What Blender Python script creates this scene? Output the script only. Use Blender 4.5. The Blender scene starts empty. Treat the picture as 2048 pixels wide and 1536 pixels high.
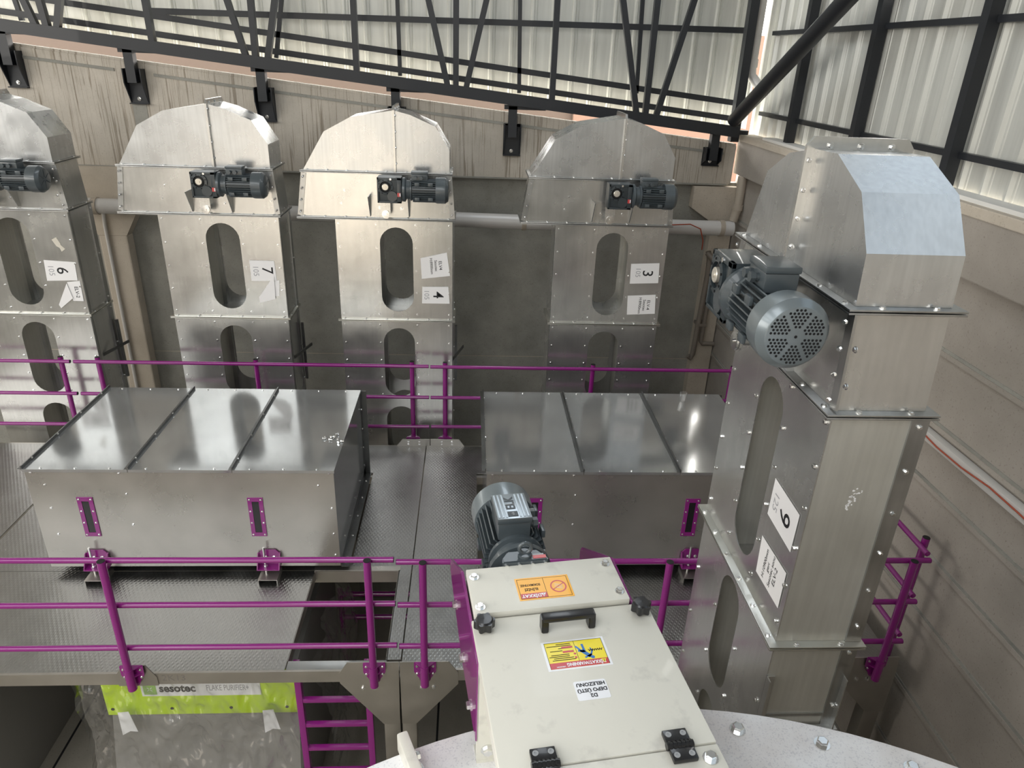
import bpy, bmesh, math, random
from mathutils import Matrix, Vector, noise as mnoise
random.seed(7)
PI = math.pi
S = bpy.context.scene
C = S.collection

# ------------------------------------------------------------------ camera
cd = bpy.data.cameras.new('camera'); cam = bpy.data.objects.new('camera', cd); C.objects.link(cam)
cd.sensor_fit = 'HORIZONTAL'; cd.sensor_width = 36; cd.lens = 1430 / 2048 * 36; cd.clip_start = .05; cd.clip_end = 200
cr, cu, cb = (.998045, -.050386, .036988), (-.012444, .41975, .907554), (-.061254, -.90624, .418302)
cam.matrix_world = Matrix(((cr[0], cu[0], cb[0], 0), (cr[1], cu[1], cb[1], 0), (cr[2], cu[2], cb[2], 4.4), (0, 0, 0, 1)))
S.camera = cam

# ------------------------------------------------------------------ world, lights, exposure
S.view_settings.view_transform = 'Standard'; S.view_settings.look = 'None'
S.view_settings.gamma = 1; S.view_settings.use_curve_mapping = False
S.view_settings.exposure = 0.45
W = bpy.data.worlds.new('sky'); S.world = W; W.use_nodes = True
bgn = W.node_tree.nodes['Background']; bgn.inputs[0].default_value = (1, .97, .92, 1); bgn.inputs[1].default_value = 10.0
W.cycles.sampling_method = 'NONE'
S.cycles.sample_clamp_indirect = 2.5


def area(name, loc, rot, sx, sy, power, col):
    l = bpy.data.lights.new(name, 'AREA'); l.shape = 'RECTANGLE'; l.size = sx; l.size_y = sy; l.energy = power; l.color = col
    o = bpy.data.objects.new(name, l); C.objects.link(o); o.location = loc; o.rotation_euler = rot
    return o


# lamps for assumed, unseen daylight: roof lights, open loading door behind, high windows on the right; plus added fills
for i, x in enumerate((-10.5, -6.5, -2.2)):
    area('roof_light_daylight', (x, -5.2, 8.2), (0, 0, 0), 2.4, 11.5, 330, (.95, .98, 1))  # assumed source; the roof openings hold opaque panels
area('loading_door_daylight', (-8.8, -11.8, .1), (PI / 2, 0, PI), 4.9, 5.2, 300, (1, .90, .80))  # assumed from reflections in the elevators; doorway is closed by a panel
area('loading_door_daylight', (-3.5, -11.8, .1), (PI / 2, 0, PI), 5.7, 5.2, 620, (1, .88, .74))
area('rear_roof_light_daylight', (.8, 7.6, 8.3), (0, 0, 0), 1.4, 4, 70, (.86, .93, 1))  # assumed roof light added for the motor lid; ceiling is solid here
area('left_window_daylight', (-13.7, -1, 5.6), (0, -PI / 2, 0), 3.6, 16, 950, (1, .96, .90))  # added fill from the left to lift the right wall; wall is solid here
area('front_window_daylight', (-5, -11.7, 6.2), (PI / 2, 0, PI), 15, 3.6, 640, (1, .97, .93))  # added high fill for upright faces; front wall has no opening here
# added unseen strip lamp outside, shining up behind the foot of the back cladding
area('yard_bounce_daylight', (-4.9, 10.50, 3.55), (PI, .099, 0), 17.2, .6, 520, (1, .97, .86))
area('high_window_daylight', (3.78, 2.6, 6.75), (0, PI / 2, 0), 2.6, 8.4, 52, (.72, .86, 1))  # assumed window lamp; its opening is filled with an opaque panel

# ------------------------------------------------------------------ materials
MATS = {}


def mat(name, col, rough=.5, metal=0.0, coat=0.0, spec=.5, emit=None):
    m = bpy.data.materials.new(name); m.use_nodes = True
    p = m.node_tree.nodes['Principled BSDF']
    p.inputs['Base Color'].default_value = (*col, 1); p.inputs['Roughness'].default_value = rough
    p.inputs['Metallic'].default_value = metal; p.inputs['Coat Weight'].default_value = coat
    p.inputs['Specular IOR Level'].default_value = spec
    MATS[name] = m
    return m


def nd(m, t, **kw):
    n = m.node_tree.nodes.new(t)
    for k, v in kw.items(): setattr(n, k, v)
    return n


def lk(m, a, b): m.node_tree.links.new(a, b)


def P(m): return m.node_tree.nodes['Principled BSDF']


def coords(m, scale=(1, 1, 1), kind='Object'):
    tc = nd(m, 'ShaderNodeTexCoord'); mp = nd(m, 'ShaderNodeMapping')
    mp.inputs['Scale'].default_value = scale
    lk(m, tc.outputs[kind], mp.inputs['Vector'])
    return mp.outputs['Vector']


def noise(m, vec, scale, detail=4, rough=.55):
    n = nd(m, 'ShaderNodeTexNoise'); n.inputs['Scale'].default_value = scale
    n.inputs['Detail'].default_value = detail; n.inputs['Roughness'].default_value = rough
    lk(m, vec, n.inputs['Vector'])
    return n.outputs['Fac']


def ramp(m, fac, stops):
    r = nd(m, 'ShaderNodeValToRGB'); e = r.color_ramp.elements
    while len(e) < len(stops): e.new(.5)
    for q, (p, c) in zip(e, stops):
        q.position = p; q.color = (*c, 1) if len(c) == 3 else c
    lk(m, fac, r.inputs['Fac'])
    return r.outputs['Color']


def maprange(m, fac, a, b, c, d):
    r = nd(m, 'ShaderNodeMapRange')
    for i, v in enumerate((a, b, c, d)): r.inputs[i + 1].default_value = v
    lk(m, fac, r.inputs[0])
    return r.outputs[0]


def bump(m, h, strength, dist=.01):
    b = nd(m, 'ShaderNodeBump'); b.inputs['Strength'].default_value = strength; b.inputs['Distance'].default_value = dist
    lk(m, h, b.inputs['Height']); lk(m, b.outputs['Normal'], P(m).inputs['Normal'])


def mix(m, a, b, fac, mode='MIX'):
    x = nd(m, 'ShaderNodeMix', data_type='RGBA', blend_type=mode)
    for s, v in ((6, a), (7, b), (0, fac)):
        if hasattr(v, 'is_output'): lk(m, v, x.inputs[s])
        else: x.inputs[s].default_value = v if s == 0 else (*v, 1)
    return x.outputs[2]


def galv(name, lo, hi, r0, r1, streak=(26, 26, 1.2), bstr=.05, met=1.0):
    m = mat(name, hi, r0, 1.0)
    v = coords(m); n1 = noise(m, v, 3.0, 5)
    vs = coords(m, streak); n2 = noise(m, vs, 1.4, 1)
    c = ramp(m, n1, ((.3, lo), (.7, hi)))
    c2 = ramp(m, n2, ((.3, (.91, .91, .91)), (.7, (1, 1, 1))))
    lk(m, mix(m, c, c2, 1.0, 'MULTIPLY'), P(m).inputs['Base Color'])
    lk(m, maprange(m, n1, .3, .7, r0, r1), P(m).inputs['Roughness'])
    p = P(m); p.inputs['Metallic'].default_value = met
    return m


galv('galvanised steel', (.58, .578, .56), (.70, .695, .67), .20, .30, met=.86)
galv('galvanised dull', (.56, .55, .50), (.64, .63, .58), .34, .44, met=.62)  # lit copy of galvanised steel: reflected light put into the colour
galv('galvanised steel hood', (.57, .578, .58), (.68, .69, .69), .22, .34, met=.88)
galv('galvanised edge', (.42, .43, .43), (.58, .58, .57), .28, .4)
galv('stainless sheet', (.45, .46, .46), (.49, .50, .50), .09, .13, (2, 2, 2), .01, met=.72)
galv('stainless front', (.43, .415, .385), (.48, .46, .43), .26, .31, (2, 2, 2), .01, met=.78)
galv('angle steel', (.20, .205, .205), (.28, .285, .285), .3, .42)
galv('beam steel', (.46, .44, .41), (.54, .515, .48), .38, .5, (3, 3, 3), .02)
mat('bolt zinc', (.78, .78, .77), .2, 1.0)
mat('bright seam', (.72, .72, .68), .3, 1.0)

# diamond tread plate
m = mat('tread plate', (.33, .335, .335), .34, 1.0)
tc = nd(m, 'ShaderNodeTexCoord'); sx = nd(m, 'ShaderNodeSeparateXYZ'); lk(m, tc.outputs['Object'], sx.inputs[0])


def mth(m, op, a, b=None):
    n = nd(m, 'ShaderNodeMath', operation=op)
    for i, v in enumerate((a, b)):
        if v is None: continue
        if hasattr(v, 'is_output'): lk(m, v, n.inputs[i])
        else: n.inputs[i].default_value = v
    return n.outputs[0]


u1 = mth(m, 'SINE', mth(m, 'MULTIPLY', mth(m, 'ADD', sx.outputs[0], mth(m, 'MULTIPLY', sx.outputs[1], .6)), 88))
u2 = mth(m, 'SINE', mth(m, 'MULTIPLY', mth(m, 'SUBTRACT', sx.outputs[0], mth(m, 'MULTIPLY', sx.outputs[1], .6)), 88))
h = mth(m, 'MAXIMUM', mth(m, 'SUBTRACT', mth(m, 'ABSOLUTE', mth(m, 'MULTIPLY', u1, u2)), .35), 0.0)
bump(m, h, .32, .006)
nn = noise(m, coords(m), 4, 4)
lk(m, ramp(m, nn, ((.3, (.36, .36, .355)), (.7, (.43, .43, .425)))), P(m).inputs['Base Color'])
lk(m, maprange(m, nn, .3, .7, .28, .42), P(m).inputs['Roughness'])

for nm, col, r, cc in (('purple paint', (.225, .014, .175), .22, .5), ('black steel', (.012, .014, .018), .5, .1),
                       ('motor paint', (.060, .074, .082), .34, .3), ('motor fan paint', (.18, .21, .225), .3, .3),
                       ('motor dark paint', (.030, .040, .046), .36, .3),
                       ('cream paint', (.66, .645, .575), .42, .1), ('lime paint', (.50, .72, .008), .35, .2),
                       ('grey panel', (.20, .195, .185), .4, .1), ('black plastic', (.010, .010, .011), .3, .2),
                       ('black rubber', (.008, .008, .008), .7, 0), ('paper', (.80, .79, .79), .7, 0), ('ink', (.012, .012, .014), .6, 0),
                       ('pencil', (.36, .36, .38), .7, 0), ('pencil ink', (.16, .145, .13), .6, 0), ('tape', (.62, .58, .50), .4, .2), ('sticker orange', (.90, .42, .01), .35, .2),
                       ('sticker yellow', (.83, .68, .02), .35, .2), ('sticker red', (.52, .03, .04), .35, .2),
                       ('sticker blue', (.02, .16, .48), .35, .2), ('sticker white', (.80, .81, .84), .35, .2),
                       ('plate red', (.55, .06, .06), .35, .2), ('pvc', (.60, .58, .56), .35, .2), ('pvc beige', (.44, .38, .31), .45, .1),
                       ('conduit white', (.62, .60, .57), .5, .1), ('wire red', (.40, .07, .03), .5, 0), ('old pipe', (.20, .17, .14), .5, 0),
                       ('weld silver', (.55, .54, .50), .4, 0), ('dark hollow', (.004, .004, .005), .9, 0),
                       ('shaft steel', (.70, .66, .58), .3, 0), ('green mark', (.30, .52, .12), .4, .1), ('label silver', (.30, .31, .32), .4, .2),
                       ('white trim', (.74, .73, .70), .5, 0)):
    mat(nm, col, r, 0, cc)
mat('terminal lid paint', (.36, .40, .43), .28, .6)  # lighter than the motor paint: sky reflection put into the lid colour
P(MATS['weld silver']).inputs['Metallic'].default_value = 1
P(MATS['shaft steel']).inputs['Metallic'].default_value = .6
P(MATS['motor fan paint']).inputs['Metallic'].default_value = .35

# speckled tank paint, scuffed cream
m = mat('tank paint', (.66, .66, .70), .5, 0)
v = coords(m); n = noise(m, v, 170, 2); n2 = noise(m, v, 3, 4)
c = ramp(m, n, ((.34, (.68, .685, .72)), (.45, (.84, .845, .86))))
lk(m, mix(m, c, ramp(m, n2, ((.35, (.80, .76, .73)), (.65, (1, 1, 1)))), 1.0, 'MULTIPLY'), P(m).inputs['Base Color'])
m = MATS['cream paint']; v = coords(m); n = noise(m, v, 9, 5, .6)
lk(m, ramp(m, n, ((.28, (.55, .535, .485)), (.42, (.67, .655, .585)))), P(m).inputs['Base Color'])

# concrete: plain panels, dark panels, rain-streaked beam
def concrete(name, a, b, sc, bst=.25):
    m = mat(name, a, .85)
    v = coords(m); n = noise(m, v, sc, 8, .62); n2 = noise(m, v, 60, 3)
    c = ramp(m, n, ((.32, a), (.68, b)))
    sp = ramp(m, n2, ((.28, (.72, .70, .68)), (.40, (1, 1, 1))))
    lk(m, mix(m, c, sp, 1.0, 'MULTIPLY'), P(m).inputs['Base Color'])
    bump(m, n2, bst, .004)
    return m


concrete('concrete panel', (.24, .235, .21), (.37, .36, .32), 1.7)
concrete('concrete right', (.32, .288, .25), (.42, .38, .335), 1.2)
concrete('concrete light', (.48, .42, .34), (.58, .515, .43), 2.5)
concrete('concrete floor', (.19, .175, .145), (.26, .24, .20), 1.2, .1)
m = concrete('concrete streaked', (.46, .42, .36), (.57, .52, .45), 2.5)
v = coords(m, (30, 1, .8)); n = noise(m, v, 1.0, 3, .5)
m.node_tree.nodes[-1].inputs['Distortion'].default_value = .9
v2 = coords(m, (60, 1, 1.6)); n3 = noise(m, v2, 1.0, 2)
st = ramp(m, n, ((.36, (.50, .46, .41)), (.43, (1, 1, 1)))); st2 = ramp(m, n3, ((.34, (.68, .64, .58)), (.42, (1, 1, 1))))
old = P(m).inputs['Base Color'].links[0].from_socket
lk(m, mix(m, mix(m, old, st, .8, 'MULTIPLY'), st2, .75, 'MULTIPLY'), P(m).inputs['Base Color'])

m = mat('cladding sheet', (.56, .565, .525), .36, 0.15, .15)
n = noise(m, coords(m, (5, 5, .4)), 2.2, 3)
lk(m, ramp(m, n, ((.3, (.47, .475, .445)), (.7, (.60, .605, .565)))), P(m).inputs['Base Color'])
m = mat('brown brick', (.33, .15, .085), .85)
bt = nd(m, 'ShaderNodeTexBrick'); bt.inputs['Scale'].default_value = 5
bt.inputs['Color1'].default_value = (.022, .0105, .006, 1); bt.inputs['Color2'].default_value = (.014, .0065, .0035, 1); bt.inputs['Mortar'].default_value = (.028, .0165, .0105, 1)
lk(m, coords(m), bt.inputs['Vector']); lk(m, bt.outputs['Color'], P(m).inputs['Base Color'])
mat('orange render', (.075, .040, .026), .85)
mat('outside ground', (.82, .80, .70), .9)
mat('interior wall', (.26, .255, .24), .7)
mat('ceiling sheet', (.32, .32, .31), .6)

# clear film and clear cup
m = mat('clear film', (.9, .9, .9), .12, 0)
nt = m.node_tree; out = nt.nodes['Material Output']
tr = nd(m, 'ShaderNodeBsdfTransparent'); gl = nd(m, 'ShaderNodeBsdfGlossy'); gl.inputs['Roughness'].default_value = .10
df = nd(m, 'ShaderNodeBsdfDiffuse'); df.inputs['Color'].default_value = (.75, .74, .72, 1)
lw = nd(m, 'ShaderNodeLayerWeight'); lw.inputs['Blend'].default_value = .35
m1 = nd(m, 'ShaderNodeMixShader'); m2 = nd(m, 'ShaderNodeMixShader'); m1.inputs[0].default_value = .045
lk(m, tr.outputs[0], m1.inputs[1]); lk(m, df.outputs[0], m1.inputs[2])
lk(m, maprange(m, lw.outputs['Facing'], .1, 1, .07, .85), m2.inputs[0]); lk(m, m1.outputs[0], m2.inputs[1]); lk(m, gl.outputs[0], m2.inputs[2])
lk(m, m2.outputs[0], out.inputs['Surface'])


# ------------------------------------------------------------------ mesh helpers
def frame(o, x, y):
    x = Vector(x).normalized(); y = Vector(y); z = x.cross(y).normalized(); y = z.cross(x).normalized()
    return Matrix(((x.x, y.x, z.x, o[0]), (x.y, y.y, z.y, o[1]), (x.z, y.z, z.z, o[2]), (0, 0, 0, 1)))


def along(a, b):
    a, b = Vector(a), Vector(b); z = (b - a).normalized()
    t = Vector((0, 0, 1)) if abs(z.z) < .95 else Vector((1, 0, 0))
    x = t.cross(z).normalized(); y = z.cross(x)
    return Matrix(((x.x, y.x, z.x, a.x), (x.y, y.y, z.y, a.y), (x.z, y.z, z.z, a.z), (0, 0, 0, 1))), (b - a).length


class MB:
    def __init__(s, T=None): s.bm = bmesh.new(); s.mats = []; s.T = T or Matrix()

    def mi(s, m):
        if m not in s.mats: s.mats.append(m)
        return s.mats.index(m)

    def put(s, tmp, m, M=None):
        M = s.T @ M if M is not None else s.T
        tmp.transform(M); k = s.mi(m)
        if M.determinant() < 0: bmesh.ops.reverse_faces(tmp, faces=tmp.faces)
        vm = [s.bm.verts.new(v.co) for v in tmp.verts]; tmp.verts.index_update()
        for f in tmp.faces:
            try:
                g = s.bm.faces.new([vm[v.index] for v in f.verts]); g.material_index = k
            except ValueError: pass
        tmp.free()
        return s

    def box(s, lo, hi, m, bevel=0, M=None):
        t = bmesh.new(); bmesh.ops.create_cube(t, size=1)
        sz = [hi[i] - lo[i] for i in range(3)]; c = [(hi[i] + lo[i]) / 2 for i in range(3)]
        t.transform(Matrix.Translation(c) @ Matrix.Diagonal((*sz, 1)))
        if bevel: bmesh.ops.bevel(t, geom=t.edges[:], offset=bevel, segments=2, affect='EDGES', profile=.6)
        return s.put(t, m, M)

    def beam(s, a, b, w, d, m, up=None):
        M, L = along(a, b)
        if up is not None:
            z = (Vector(b) - Vector(a)).normalized(); x = Vector(up).cross(z).normalized(); y = z.cross(x)
            M = Matrix(((x.x, y.x, z.x, a[0]), (x.y, y.y, z.y, a[1]), (x.z, y.z, z.z, a[2]), (0, 0, 0, 1)))
        return s.box((-w / 2, -d / 2, 0), (w / 2, d / 2, L), m, M=M)

    def lathe(s, prof, m, M=None, n=24, cap0=True, cap1=True):
        t = bmesh.new(); rings = []
        for r, z in prof:
            rings.append([t.verts.new((r * math.cos(2 * PI * i / n), r * math.sin(2 * PI * i / n), z)) for i in range(n)])
        for a, b in zip(rings, rings[1:]):
            for i in range(n): t.faces.new((a[i], a[(i + 1) % n], b[(i + 1) % n], b[i]))
        if cap0: t.faces.new(rings[0][::-1])
        if cap1: t.faces.new(rings[-1])
        return s.put(t, m, M)

    def cyl(s, a, b, r, m, n=18, r2=None):
        M, L = along(a, b)
        return s.lathe([(r, 0), (r if r2 is None else r2, L)], m, M, n)

    def prism(s, pts, d, m, M=None, bevel=0):
        t = bmesh.new(); a = [t.verts.new((x, y, 0)) for x, y in pts]
        f = t.faces.new(a); f.normal_update()
        if f.normal.z > 0: f.normal_flip()
        b = [t.verts.new((x, y, d)) for x, y in pts]; g = t.faces.new(b); g.normal_update()
        if g.normal.z < 0: g.normal_flip()
        ccw = sum(pts[i][0] * pts[(i + 1) % len(pts)][1] - pts[(i + 1) % len(pts)][0] * pts[i][1] for i in range(len(pts))) > 0
        n = len(pts)
        for i in range(n):
            j = (i + 1) % n
            t.faces.new((a[i], a[j], b[j], b[i]) if ccw else (a[j], a[i], b[i], b[j]))
        if bevel: bmesh.ops.bevel(t, geom=t.edges[:], offset=bevel, segments=2, affect='EDGES')
        return s.put(t, m, M)

    def holed(s, outer, holes, d, m, M=None):      # flat plate with holes, thickness d
        t = bmesh.new(); es = []
        for lp in [outer] + holes:
            vs = [t.verts.new((x, y, 0)) for x, y in lp]
            for i in range(len(vs)): es.append(t.edges.new((vs[i], vs[(i + 1) % len(vs)])))
        bmesh.ops.triangle_fill(t, edges=es, use_beauty=True, use_dissolve=False)
        for f in t.faces:
            f.normal_update()
            if f.normal.z > 0: f.normal_flip()
        r = bmesh.ops.extrude_face_region(t, geom=t.faces[:], use_keep_orig=True)
        up = [v for v in r['geom'] if isinstance(v, bmesh.types.BMVert)]
        bmesh.ops.translate(t, vec=(0, 0, d), verts=up)
        bmesh.ops.recalc_face_normals(t, faces=t.faces)
        return s.put(t, m, M)

    def tube(s, pts, r, m, n=12):
        pts = [Vector(p) for p in pts]; t = bmesh.new(); rings = []; px = None
        for i, p in enumerate(pts):
            d = (pts[min(i + 1, len(pts) - 1)] - pts[max(i - 1, 0)]).normalized()
            if px is None:
                px = (Vector((0, 0, 1)) if abs(d.z) < .9 else Vector((1, 0, 0))).cross(d).normalized()
            px = (px - d * px.dot(d)).normalized(); py = d.cross(px)
            rings.append([t.verts.new(p + (px * math.cos(2 * PI * k / n) + py * math.sin(2 * PI * k / n)) * r) for k in range(n)])
        for a, b in zip(rings, rings[1:]):
            for k in range(n): t.faces.new((a[k], a[(k + 1) % n], b[(k + 1) % n], b[k]))
        t.faces.new(rings[0][::-1]); t.faces.new(rings[-1])
        return s.put(t, m)

    def quad(s, pts, m, M=None):
        t = bmesh.new(); t.faces.new([t.verts.new(p) for p in pts]); return s.put(t, m, M)

    def text(s, body, size, m, M, align='CENTER', bold=0.0, sx=1.0):
        cu = bpy.data.curves.new('t', 'FONT'); cu.body = body; cu.size = size; cu.align_x = align; cu.align_y = 'CENTER'; cu.offset = bold
        cu.resolution_u = 3; cu.space_line = .95
        o = bpy.data.objects.new('t', cu); C.objects.link(o)
        me = bpy.data.meshes.new_from_object(o.evaluated_get(bpy.context.evaluated_depsgraph_get()))
        bpy.data.objects.remove(o); bpy.data.curves.remove(cu)
        t = bmesh.new(); t.from_mesh(me); bpy.data.meshes.remove(me)
        t.transform(Matrix.Diagonal((sx, 1, 1, 1)))
        return s.put(t, m, M)

    def mesh(s, name, smooth=True):
        me = bpy.data.meshes.new(name); s.bm.normal_update(); s.bm.to_mesh(me); s.bm.free()
        for m in s.mats: me.materials.append(MATS[m])
        if smooth:
            for p in me.polygons: p.use_smooth = True
            me.set_sharp_from_angle(angle=math.radians(32))
        return me

    def obj(s, name, parent=None, smooth=True):
        o = bpy.data.objects.new(name, s.mesh(name, smooth)); C.objects.link(o)
        if parent: o.parent = parent
        return o


def thing(name, label, cat, loc=(0, 0, 0), rz=0, group=None):
    o = bpy.data.objects.new(name, None); C.objects.link(o); o.empty_display_size = .1
    o.location = loc; o.rotation_euler = (0, 0, rz); o['label'] = label; o['category'] = cat
    if group: o['group'] = group
    return o


def tag(o, label, cat, group=None):
    o['label'] = label; o['category'] = cat
    if group: o['group'] = group
    return o


def struct(o, label=None):
    o['kind'] = 'structure'
    if label: o['label'] = label
    return o


# shared hex bolt (axis +Z, base at 0)
b = MB()
b.lathe([(.0155, 0), (.0155, .003)], 'bolt zinc', n=14).lathe([(.0115, .003), (.0115, .011), (.009, .0125)], 'bolt zinc', n=6)
BOLT = b.mesh('bolt')
b = MB(); b.lathe([(.0155, 0), (.0155, .003)], 'motor paint', n=14).lathe([(.0115, .003), (.0115, .011)], 'motor paint', n=6)


def bolt(parent, p, nrm, s=1.0):
    o = bpy.data.objects.new('bolt', BOLT); C.objects.link(o); o.parent = parent
    M, _ = along(p, Vector(p) + Vector(nrm)); M = M @ Matrix.Rotation(random.uniform(0, 1), 4, 'Z')
    o.matrix_local = M @ Matrix.Diagonal((s, s, s, 1))
    return o


FLOOR = -2.6
# ================================================================== setting
def wall(name, lo, hi, m, label=None):
    return struct(MB().box(lo, hi, m).obj(name, smooth=False), label)


MB_f = MB(); MB_f.box((-14, -12, FLOOR - .2), (4.2, 10.05, FLOOR), 'concrete floor')
for x in (-4.31, -.3, -8.6): MB_f.box((x - .012, -12, FLOOR), (x + .012, 9.9, FLOOR + .0015), 'dark hollow')
struct(MB_f.obj('floor'))

# back wall: panels with a joint, darker lower zone
b = MB()
b.box((-14, 9.99, FLOOR), (3.7, 10.09, .245), 'concrete panel').box((-14, 9.995, .245), (3.7, 10.09, .258), 'concrete light')
b.box((-14, 9.99, .258), (3.7, 10.09, 2.9), 'concrete panel')
struct(b.obj('wall_back', smooth=False))


def wtop(x): return 3.763 - .0969 * x


# raking concrete beam along the top of the back wall with its recessed line and coping
b = MB()
FX = frame((0, 9.9, 0), (1, 0, 0), (0, 0, 1))   # local x=X, y=Z, z=-Y
b.prism([(-14, 2.88), (3.52, 2.88), (3.56, 2.92), (3.56, wtop(3.56) - .03), (-14, wtop(-14) - .03)], -.16, 'concrete streaked', FX)
b.prism([(-14, wtop(-14) - .03), (3.56, wtop(3.56) - .03), (3.56, wtop(3.56)), (-14, wtop(-14))], -.14, 'concrete streaked', frame((0, 9.92, 0), (1, 0, 0), (0, 0, 1)))
for x0, x1 in ((-14, -4.42), (-3.95, 3.4)):
    b.prism([(x0, wtop(x0) - .16), (x1, wtop(x1) - .16), (x1, wtop(x1) - .125), (x0, wtop(x0) - .125)], .012, 'concrete panel', FX)
b.box((-4.27, 9.893, 2.9), (-4.10, 9.901, 3.98), 'concrete panel')
b.box((-14, 9.885, 2.875), (3.5, 9.91, 2.895), 'concrete panel')
struct(b.obj('trim_1', smooth=False), 'rain streaked raking concrete beam on back wall')

# column with capital, corner capital
b = MB(); b.box((-4.97, 9.80, FLOOR), (-4.60, 9.995, 2.0), 'concrete light', .02)
b.prism([(-4.97, 2.0), (-4.60, 2.0), (-4.28, 2.55), (-4.28, 2.885), (-5.3, 2.885), (-5.3, 2.5)], -.19, 'concrete light', frame((0, 9.80, 0), (1, 0, 0), (0, 0, 1)))
struct(b.obj('trim_2', smooth=False), 'pale concrete column between two elevators')
b = MB(); b.prism([(3.32, 2.40), (3.66, 2.40), (3.66, 2.86), (3.05, 2.86), (3.05, 2.57)], -.15, 'concrete light', frame((0, 9.84, 0), (1, 0, 0), (0, 0, 1)))
b.box((3.36, 9.84, FLOOR), (3.66, 9.99, 2.40), 'concrete light')
struct(b.obj('trim_3', smooth=False), 'concrete corner column')

# right wall: beam on top, grooved panels below
b = MB()
b.box((3.68, -12, FLOOR), (3.8, 10.05, 3.06), 'concrete right')
for z in (2.45, 1.90, 1.42, .92, .42, -.28, -.9, -1.5):
    b.box((3.672, -12, z - .012), (3.681, 9.99, z + .012), 'concrete panel').box((3.665, -12, z - .05), (3.681, 9.99, z - .012), 'concrete right')
struct(b.obj('wall_right', smooth=False))
b = MB(); b.box((3.60, -12, 3.035), (3.82, 9.99, 3.47), 'concrete right', .01)
b.box((3.59, -12, 3.46), (3.82, 9.99, 3.54), 'concrete light', .008)
struct(b.obj('trim_4', smooth=False), 'concrete beam along the top of right wall')
b = MB(); b.box((3.66, -12, 3.54), (3.84, 9.3, 3.57), 'white trim'); struct(b.obj('trim_5', smooth=False))


def corrugated(p0, dirv, n, L, zb0, zb1, ztop, period=.27, m='cladding sheet'):
    """trapezoid sheet hung along dirv from p0, ribs pointing along n; bottom edge runs from zb0 to zb1"""
    pts = [(0, 0), (.55, 0), (.62, .03), (.70, .03), (.77, 0), (.86, 0), (.88, .008), (.90, 0), (1, 0)]
    b = MB(); t = bmesh.new(); prev = None; k = int(L / period)
    for i in range(k):
        for j, (a, h) in enumerate(pts[:-1] if i < k - 1 else pts):
            s = (i + a) * period; f = s / L
            q = Vector(p0) + Vector(dirv) * s + Vector(n) * h
            lo = t.verts.new((q.x, q.y, zb0 + (zb1 - zb0) * f)); hi = t.verts.new((q.x, q.y, ztop))
            if prev: t.faces.new((prev[0], lo, hi, prev[1]))
            prev = (lo, hi)
    r = bmesh.ops.extrude_face_region(t, geom=t.faces[:])
    bmesh.ops.translate(t, vec=-Vector(n) * .002, verts=[v for v in r['geom'] if isinstance(v, bmesh.types.BMVert)])
    bmesh.ops.recalc_face_normals(t, faces=t.faces)
    b.put(t, m)
    return b


def gz(x): return 4.02 - .0996 * x


struct(corrugated((-13.44, 10.42, 0), (1, 0, 0), (0, -1, 0), 17.28, gz(-13.44) - .065, gz(3.84) - .065, 8.5).obj('wall_back_cladding', smooth=False))
struct(corrugated((3.88, 10.38, 0), (0, -1, 0), (-1, 0, 0), 21.9, 3.5, 3.5, 5.0).obj('wall_right_cladding', smooth=False))
struct(corrugated((3.88, 10.38, 0), (0, -1, 0), (-1, 0, 0), 3.24, 5.0, 5.0, 8.5).obj('wall_right_cladding_upper', smooth=False))
wall('wall_right_gable', (3.98, -12, 8.1), (4.1, 6.95, 8.5), 'interior wall')
wall('wall_right_end', (3.98, -12, 5.0), (4.1, -1.7, 8.1), 'interior wall').location
wall('wall_right_sill', (3.98, -1.7, 5.0), (4.1, 6.95, 5.4), 'interior wall')
wall('wall_left', (-14.2, -12, FLOOR), (-14, 10.3, 8.6), 'interior wall')
b = MB(); b.box((-14, -12.2, 2.9), (4.1, -12, 8.6), 'interior wall').box((-.6, -12.2, FLOOR), (4.1, -12, 2.9), 'interior wall').box((-14, -12.2, FLOOR), (-11.4, -12, 2.9), 'interior wall')
struct(b.obj('wall_front', smooth=False))
b = MB()
for x0, x1 in ((-14.2, -11.2), (-9.8, -7.2), (-5.8, -2.9), (-1.5, 4.1)): b.box((x0, -12.2, 8.5), (x1, 10.4, 8.6), 'ceiling sheet')
for x0, x1 in ((-11.2, -9.8), (-7.2, -5.8), (-2.9, -1.5)): b.box((x0, -12.2, 8.5), (x1, -11, 8.6), 'ceiling sheet').box((x0, .6, 8.5), (x1, 10.4, 8.6), 'ceiling sheet')
struct(b.obj('ceiling', smooth=False))
# opaque panels added to shut the sky out of door, roof and window openings
wall('window_1', (-11.4, -12.15, FLOOR), (-.6, -12.1, 2.9), 'interior wall')
for i, (a_, c_) in enumerate(((-11.2, -9.8), (-7.2, -5.8), (-2.9, -1.5))): wall('window_%d' % (i + 2), (a_, -11, 8.52), (c_, .6, 8.57), 'interior wall')
wall('window_5', (4.02, -1.7, 5.4), (4.07, 6.95, 8.1), 'interior wall')
# outside, seen through the slit under the cladding
wall('neighbour_wall', (-30, 24, -3), (3.2, 24.4, 5.4), 'brown brick', 'brown brick wall outside')
wall('neighbour_wall_rendered', (3.2, 23.8, -3), (20, 24.4, 5.2), 'orange render', 'orange rendered wall outside')
wall('ground_outside', (-32, 10.1, -3.2), (22, 25, -3.0), 'outside ground')

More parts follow.
